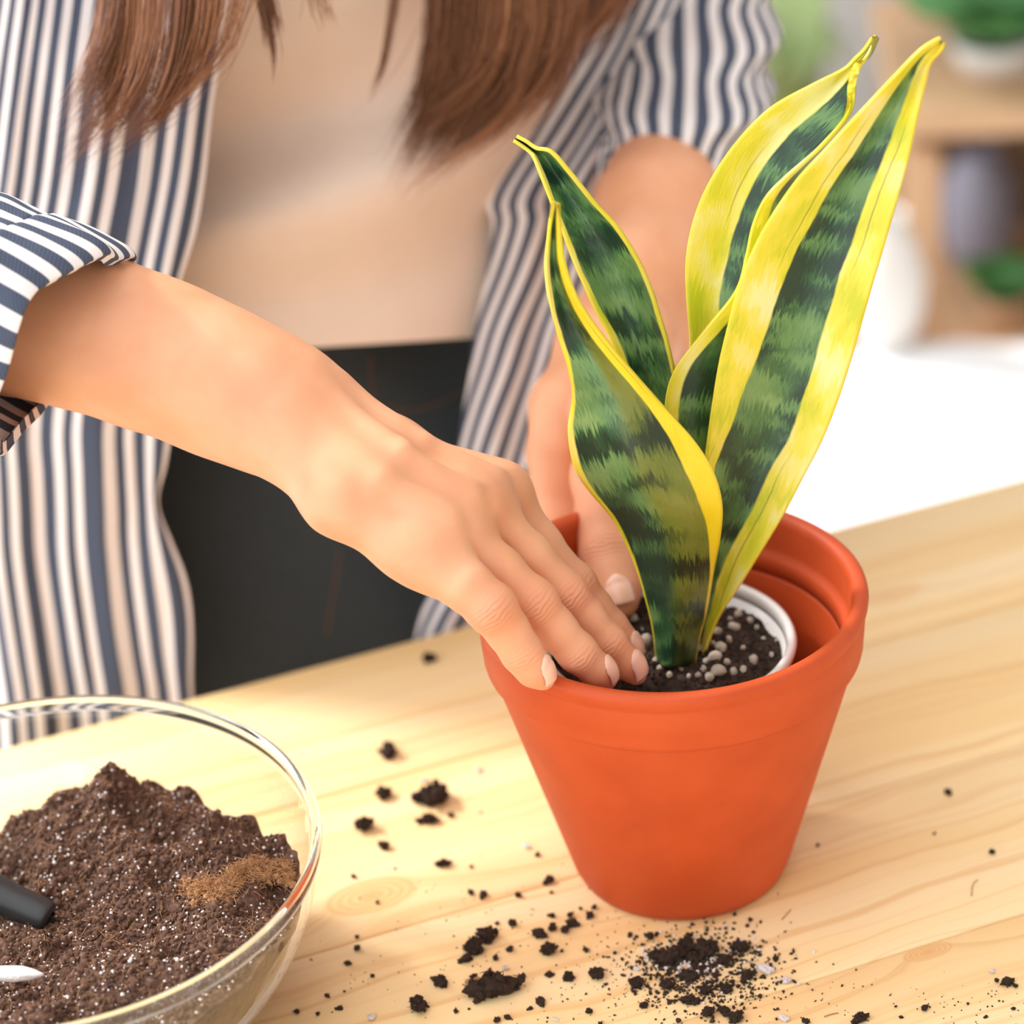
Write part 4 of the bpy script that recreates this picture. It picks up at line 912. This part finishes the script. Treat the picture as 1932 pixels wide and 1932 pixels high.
# front panel on the picture's right
ed = [(-260, 1090, 1080, 1.40), (-60, 1060, 1090, 1.40), (90, 1025, 1095, 1.40), (240, 973, 1100, 1.395), (370, 921, 1095, 1.39), (425, 930, 1100, 1.39), (512, 920, 1095, 1.395), (620, 898, 1080, 1.40), (700, 888, 1065, 1.402), (800, 872, 1050, 1.405), (920, 858, 1040, 1.408), (1050, 835, 1020, 1.41), (1180, 790, 1000, 1.415), (1300, 770, 990, 1.42)]
rows = []
for y, x, xo, d in ed:
    xo2 = x+(1135-973) if y < 250 else x+190
    r = [pd(x, y, d+0.004), pd(x+45, y-2, d-0.004), pd(x+100, y-6, d-0.006), pd(x+170, y-12, d), pd(x+260, y-20, d+0.02), pd(x+330, y-35, d+0.07), pd(x+350, y-60, d+0.16), pd(x+200, y-110, d+0.28), pd(x-80, y-140, d+0.34)]
    rows.append(r)
G = surf(np.array(rows), 120, 130); uu, vv = uv_from(G)
fold = (0.004*np.sin(uu*110+0.8*np.sin(vv*8)+0.5)+0.002*np.sin(uu*260+vv*9))*np.clip(uu/0.01, 0.2, 1)
G = folds(G, fold, -fw)
obj('front_panel', grid_mesh('panel', G, 0.0008, (uu+0.003+0.2*vv, vv)), M['shirt'], shirt).location = -person.location

def ring(c, ax1, ax2, n=48, ph=0.0):
    a = np.linspace(0, 2*np.pi, n, endpoint=False)+ph
    return c+np.cos(a)[:, None]*ax1+np.sin(a)[:, None]*ax2
def closed_rows(ctrl, n):
    out = []
    for r in ctrl:
        r = np.asarray(r); q = np.concatenate([r[-2:], r, r[:3]]); k = len(r); m = len(q)
        dense = cr(q, (m-1)*20+1)[40:40+k*20]
        idx = np.linspace(0, len(dense), n, endpoint=False); i0 = idx.astype(int); f = (idx-i0)[:, None]
        out.append(dense[i0 % len(dense)]*(1-f)+dense[(i0+1) % len(dense)]*f)
    return np.array(out)
SCL = 0.72
# rolled sleeve on the picture's left, built around the forearm; control ring runs top, camera side, bottom, far side
cuff = np.array([-20, -12, 0.0])+np.array([(258, 486, 1.118), (170, 512, 1.082), (92, 548, 1.066), (48, 640, 1.060), (14, 745, 1.062), (-8, 820, 1.075), (8, 862, 1.10), (52, 838, 1.13), (118, 756, 1.165), (190, 660, 1.185), (240, 560, 1.165), (268, 508, 1.14)], float)
def shift(c, dx, dy, dd, s):
    m = c.mean(0); q = (c-m)*np.array([s, s, 1+(s-1)*0.6])+m; return q+np.array([dx, dy, dd])
cuff = np.roll(cuff, -9, axis=0)
prs = [shift(cuff, -8, -3, 0.0, 0.90), shift(cuff, -2, -1, 0, 0.965), cuff, shift(cuff, -22, -12, 0, 1.035), shift(cuff, -75, -42, 0.0, 1.03), shift(cuff, -128, -70, 0.0, 1.0), shift(cuff, -136, -74, 0.0, 0.94), shift(cuff, -150, -80, 0.0, 0.97), shift(cuff, -260, -115, 0.005, 0.98), shift(cuff, -420, -130, 0.02, 0.92), shift(cuff, -600, -140, 0.05, 0.82)]
ctrl = [[pd(*q) for q in r] for r in prs]
e0 = np.mean(ctrl[-1], axis=0)
def turn(off, a, b, f):
    ax = np.cross(a, b); n = np.linalg.norm(ax); Rm = np.array(Matrix.Rotation(math.atan2(n, float(a@b))*f, 3, Vector(ax/n))); return off@Rm.T
off = np.array(ctrl[10])-e0; d0 = nrm(e0-np.mean(ctrl[9], axis=0)); d1 = nrm(SHR-e0); ctrl[10] = list(e0+turn(off, d0, d1, 0.5))
for t, s in ((0.3, 0.92), (0.65, 0.9), (1.0, 0.95)):
    c = e0+(SHR-e0)*t; ctrl.append(list(c+turn(off, d0, d1, 1.0)*s))
G = surf(closed_rows(ctrl, 160), 130, 160)
nr, nc = G.shape[:2]
per = np.linalg.norm(np.diff(np.concatenate([G, G[:, :1]], 1), axis=1), axis=-1).mean(0); uu = np.broadcast_to(np.r_[0, np.cumsum(per)[:-1]][None], (nr, nc)); vv = np.broadcast_to(np.r_[0, np.cumsum(np.linalg.norm(np.diff(G, axis=0), axis=-1).mean(1))][:, None], (nr, nc))
cen = G.mean(1, keepdims=True); out = G-cen; out /= np.linalg.norm(out, axis=-1, keepdims=True)
wr = 0.0016*fbm(np.stack([uu*60, vv*25, 0*uu], -1), 3, 31)+0.0012*np.sin(uu*140+vv*30)
G = G+out*wr[..., None]
per_tot = float(per.sum()); scl = round(per_tot*SCL/0.0085)*0.0085/per_tot
obj('sleeve', grid_mesh('sleeve', G, 0.0008, (uu*scl, vv), wrap=True), M['shirt'], shirt).location = -person.location
SCL = 0.85
# sleeve on the picture's right
S2 = [(1238, 352, 1.362, 96, 0.022), (1240, 350, 1.362, 106, 0.026), (1246, 338, 1.364, 114, 0.028), (1262, 290, 1.372, 132, 0.032), (1272, 262, 1.378, 138, 0.034), (1278, 250, 1.38, 134, 0.033), (1290, 190, 1.395, 158, 0.04), (1294, 90, 1.42, 164, 0.044), (1292, -30, 1.45, 168, 0.048), (1290, -200, 1.50, 172, 0.052)]
ctrl = []
for i, (x, y, d, r, dr) in enumerate(S2):
    c = pd(x, y, d); a1 = rt*(r*d/5500)+upv*(0.12*r*d/5500)*(1 if i < 4 else 0.3); a2 = nrm(fw+upv*(0.9 if i < 6 else 0.5))*(dr*1.05); ctrl.append(list(ring(c, a1, a2, 16)))
e0 = np.mean(ctrl[-1], axis=0); off = np.array(ctrl[-1])-e0; d0 = nrm(e0-np.mean(ctrl[-3], axis=0)); d1 = nrm(SHL-e0)
for t in (0.5, 1.0): ctrl.append(list(e0+(SHL-e0)*t+turn(off, d0, d1, t)*(1-0.1*t)))
G = surf(closed_rows(ctrl, 140), 110, 140); nr, nc = G.shape[:2]
per = np.linalg.norm(np.diff(np.concatenate([G, G[:, :1]], 1), axis=1), axis=-1).mean(0); uu = np.broadcast_to(np.r_[0, np.cumsum(per)[:-1]][None], (nr, nc)); vv = np.broadcast_to(np.r_[0, np.cumsum(np.linalg.norm(np.diff(G, axis=0), axis=-1).mean(1))][:, None], (nr, nc))
cen = G.mean(1, keepdims=True); out = G-cen; out /= np.linalg.norm(out, axis=-1, keepdims=True)
G = G+out*(np.clip((vv-0.03)/0.03, 0.2, 1)*(0.0035*np.sin(vv*120+1.2*np.sin(uu*30))+0.003*fbm(np.stack([uu*35, vv*40, 0*uu], -1), 3, 33)))[..., None]
per_tot = float(per.sum()); scl = round(per_tot*SCL/0.0085)*0.0085/per_tot
obj('sleeve', grid_mesh('sleeve', G, 0.0008, (uu*scl, vv), wrap=True), M['shirt'], shirt).location = -person.location

# cream top: a tube round the torso with diagonal folds
hem = [(-300, 1.33), (-100, 1.335), (60, 1.345), (180, 1.355), (300, 1.365), (420, 1.378), (520, 1.390), (600, 1.396), (646, 1.400)]
rows = []
for y, d in hem:
    k = (646-y)/900; sl = -0.06
    def q(x, dd, y=y, d=d): return pd(x, y+sl*(x-740)*(1 if y > 400 else 0.6), d+dd+0.00004*(x-700))
    rows.append([q(690, 0.19), q(330, 0.15), q(180, 0.08), q(240, 0.03), q(360, 0.008), q(520, -0.002), q(700, -0.004), q(860, 0.004), q(980, 0.02), q(1080, 0.05), q(1140, 0.10), q(1000, 0.17)])
G = surf(closed_rows(rows, 160), 130, 160); uu, vv = uv_from(G)
def px_of(G):
    v = G-CAM; z = v@fw; return 966+F_PX*(v@rt)/z, 966-F_PX*(v@upv)/z
X, Yp = px_of(G)
fd = 0.010*np.sin((Yp+0.55*(X-400))/62.0+0.6*np.sin(X/170))*np.clip((620-Yp)/200, 0, 1)*np.clip((Yp-20)/200, 0.25, 1)+0.008*np.sin((Yp+0.3*X)/95.0+1.0)*np.clip((640-Yp)/160, 0, 1)
G = folds(G, fd*((G-G.mean(1, keepdims=True))@fw < 0), -fw)
child('cream_top', grid_mesh('cream_top', G, 0.0009, (uu, vv), wrap=True), M['cami'], person)

# jeans
HC = np.array([-0.150, 0.335, 0.0])
def sdf_jeans(P):
    d = None
    for s in (-0.085, 0, 0.085):
        e = d_cone(P, HC+EB*s+[0, -0.004, -0.13], HC+EB*s*0.8+[0.01, 0.085, 0.10], 0.108, 0.084); d = e if d is None else smin(d, e, 0.05)
    lg = None
    for s in (-1, 1):
        a = HC+EB*0.095*s+[0, 0, -0.16]; k = HC+EB*0.10*s+[0, 0.0, -0.45]; f = HC+EB*0.11*s+[0, 0.03, -0.74]
        e = smin(d_cone(P, a, k, 0.100, 0.072), d_cone(P, k, f, 0.072, 0.062), 0.02); lg = e if lg is None else np.minimum(lg, e)
    d = smin(d, lg, 0.03)
    d = np.maximum(d, P[..., 2]-0.125); d = np.maximum(d, -0.745-P[..., 2])
    return d+0.0015*np.sin(P[..., 2]*60+P[..., 0]*90)
V, Q = surface_nets(sdf_jeans, (-0.45, 0.10, -0.80), (0.16, 0.62, 0.20), 0.006); V = relax(V, Q, 3)
jm = mesh_np('jeans', V, Q); jo = child('jeans', jm, M['jeans'], person); jo['label'] = 'dark grey denim jeans'
def on_jeans(x, y):
    r = ray(x, y); t = np.linspace(1.25, 1.6, 700); P = CAM+r*t[:, None]; d = sdf_jeans(P); i = np.argmax(d < 0.0006) if (d < 0.0006).any() else 400
    return P[i]
for pts in ([(610, 668), (640, 720), (700, 760), (790, 772), (870, 740)], [(640, 1040), (632, 1100), (622, 1160), (618, 1200)], [(700, 668), (702, 720), (706, 756)]):
    P = cr(np.array([on_jeans(*q) for q in pts]), 30); V, F = tube(P, 0.0005, 6); o = obj('seam_stitching', mesh_np('stitch', V, F), M['stitch'], jo)

# hair: two long locks falling in front of the shirt, and loose wisps
HV, HF, HS = [], [], []; hb = 0
NH = 18
def lock(guides, n, rad, clump=9, jit=0.0035, wild=0.06):
    global hb
    Gd = np.array([cr(np.array([pd(*q) for q in g]), NH) for g in guides]); k = len(Gd); cl = np.sort(RNG.uniform(0, k-1, max(2, n//(clump*4))))
    t = np.linspace(0, 1, NH)[:, None]; cj = RNG.normal(0, 1, (len(cl), 4)); clen = RNG.uniform(0.86, 1.04, len(cl))
    for i in range(n):
        ci = i % len(cl); c = cl[ci]+RNG.normal(0, 0.07); c = min(max(c, 0), k-1.001); a = int(c); f = c-a
        P = Gd[a]*(1-f)+Gd[a+1]*f; P = P+(P-P[0])*(clen[ci]-1)*t
        sp_ = 1.0-0.6*t**1.5
        P = P+rt*(cj[ci, 0]*jit*0.9*t+RNG.normal(0, jit)*sp_)+fw*(cj[ci, 1]*jit+RNG.normal(0, jit)*sp_)+upv*RNG.normal(0, jit)*t
        if RNG.uniform() < 0.12: P = P+rt*np.sin(t*RNG.uniform(2, 5)+RNG.uniform(0, 6))*jit*1.3*t+RNG.normal(0, 1, 3)*jit*t**2*1.5
        cut = RNG.uniform(0.78, 1.0) if RNG.uniform() < 0.8 else RNG.uniform(0.5, 0.9)
        m = max(8, int(round(NH*cut))); P = P[:m]; r = rad*RNG.uniform(0.7, 1.2)*np.clip((1-np.linspace(0, 1, m))*4, 0.12, 1)
        V, F = tube(P, r, 3, cap=False); HV.append(V); HF.append(F[0]+hb); hb += len(V)
        tone = np.clip(RNG.normal(0.42, 0.13)+0.16*cj[ci, 2], 0, 1); HS.append(np.repeat(np.clip(tone+0.12*t[:m, 0], 0, 1), 3))
lock([[(190, -400, 1.26), (205, -60, 1.225), (195, 60, 1.215), (165, 155, 1.21), (112, 262, 1.205)], [(260, -400, 1.255), (255, -60, 1.22), (245, 100, 1.21), (205, 205, 1.205), (130, 292, 1.20)], [(330, -400, 1.25), (330, -60, 1.215), (315, 100, 1.205), (270, 215, 1.20), (175, 302, 1.196)], [(400, -400, 1.25), (402, -60, 1.215), (392, 80, 1.205), (345, 200, 1.2), (205, 300, 1.196)], [(470, -400, 1.25), (462, -60, 1.215), (446, 60, 1.206), (400, 165, 1.2), (255, 290, 1.196)]], 1150, 0.00016, clump=14)
lock([[(820, -400, 1.34), (822, -60, 1.315), (815, 80, 1.308), (795, 205, 1.302), (738, 335, 1.296)], [(880, -400, 1.34), (882, -60, 1.315), (870, 100, 1.306), (832, 225, 1.30), (745, 340, 1.295)], [(950, -400, 1.335), (952, -60, 1.31), (945, 100, 1.303), (890, 230, 1.297), (760, 338, 1.292)], [(1030, -400, 1.335), (1032, -60, 1.31), (1020, 90, 1.303), (960, 215, 1.297), (805, 328, 1.292)], [(1090, -400, 1.335), (1092, -60, 1.31), (1080, 60, 1.303), (1035, 175, 1.30), (915, 290, 1.296)]], 2600, 0.00018)
lock([[(480, -400, 1.26), (484, -60, 1.23), (500, 40, 1.225), (508, 90, 1.22), (512, 138, 1.22)], [(500, -400, 1.26), (502, -60, 1.23), (512, 40, 1.225), (518, 90, 1.22), (516, 130, 1.22)]], 110, 0.00014, jit=0.0016)
lock([[(740, -400, 1.34), (742, -60, 1.32), (732, 50, 1.315), (716, 120, 1.31), (690, 172, 1.31)], [(750, -400, 1.34), (750, -60, 1.32), (738, 60, 1.315), (722, 140, 1.31), (700, 190, 1.31)]], 40, 0.00014, jit=0.0012)
lock([[(1120, -400, 1.34), (1130, -60, 1.33), (1110, 40, 1.33), (1080, 100, 1.33), (1020, 190, 1.33)], [(1230, -400, 1.34), (1215, -60, 1.335), (1180, 20, 1.335), (1140, 80, 1.335), (1090, 130, 1.335)]], 260, 0.00015, jit=0.005)
lock([[(560, -400, 1.28), (570, -60, 1.26), (590, 20, 1.255), (610, 60, 1.25), (622, 90, 1.25)], [(620, -400, 1.28), (640, -60, 1.26), (640, 20, 1.255), (632, 60, 1.25), (628, 100, 1.25)]], 24, 0.00016, jit=0.004)
hm = mesh_np('hair', np.concatenate(HV), np.concatenate(HF)); attr(hm, 'seed', np.concatenate(HS))
ho = child('hair', hm, M['hair'], person); ho['label'] = 'long brown hair hanging down'; ho['kind'] = 'stuff'
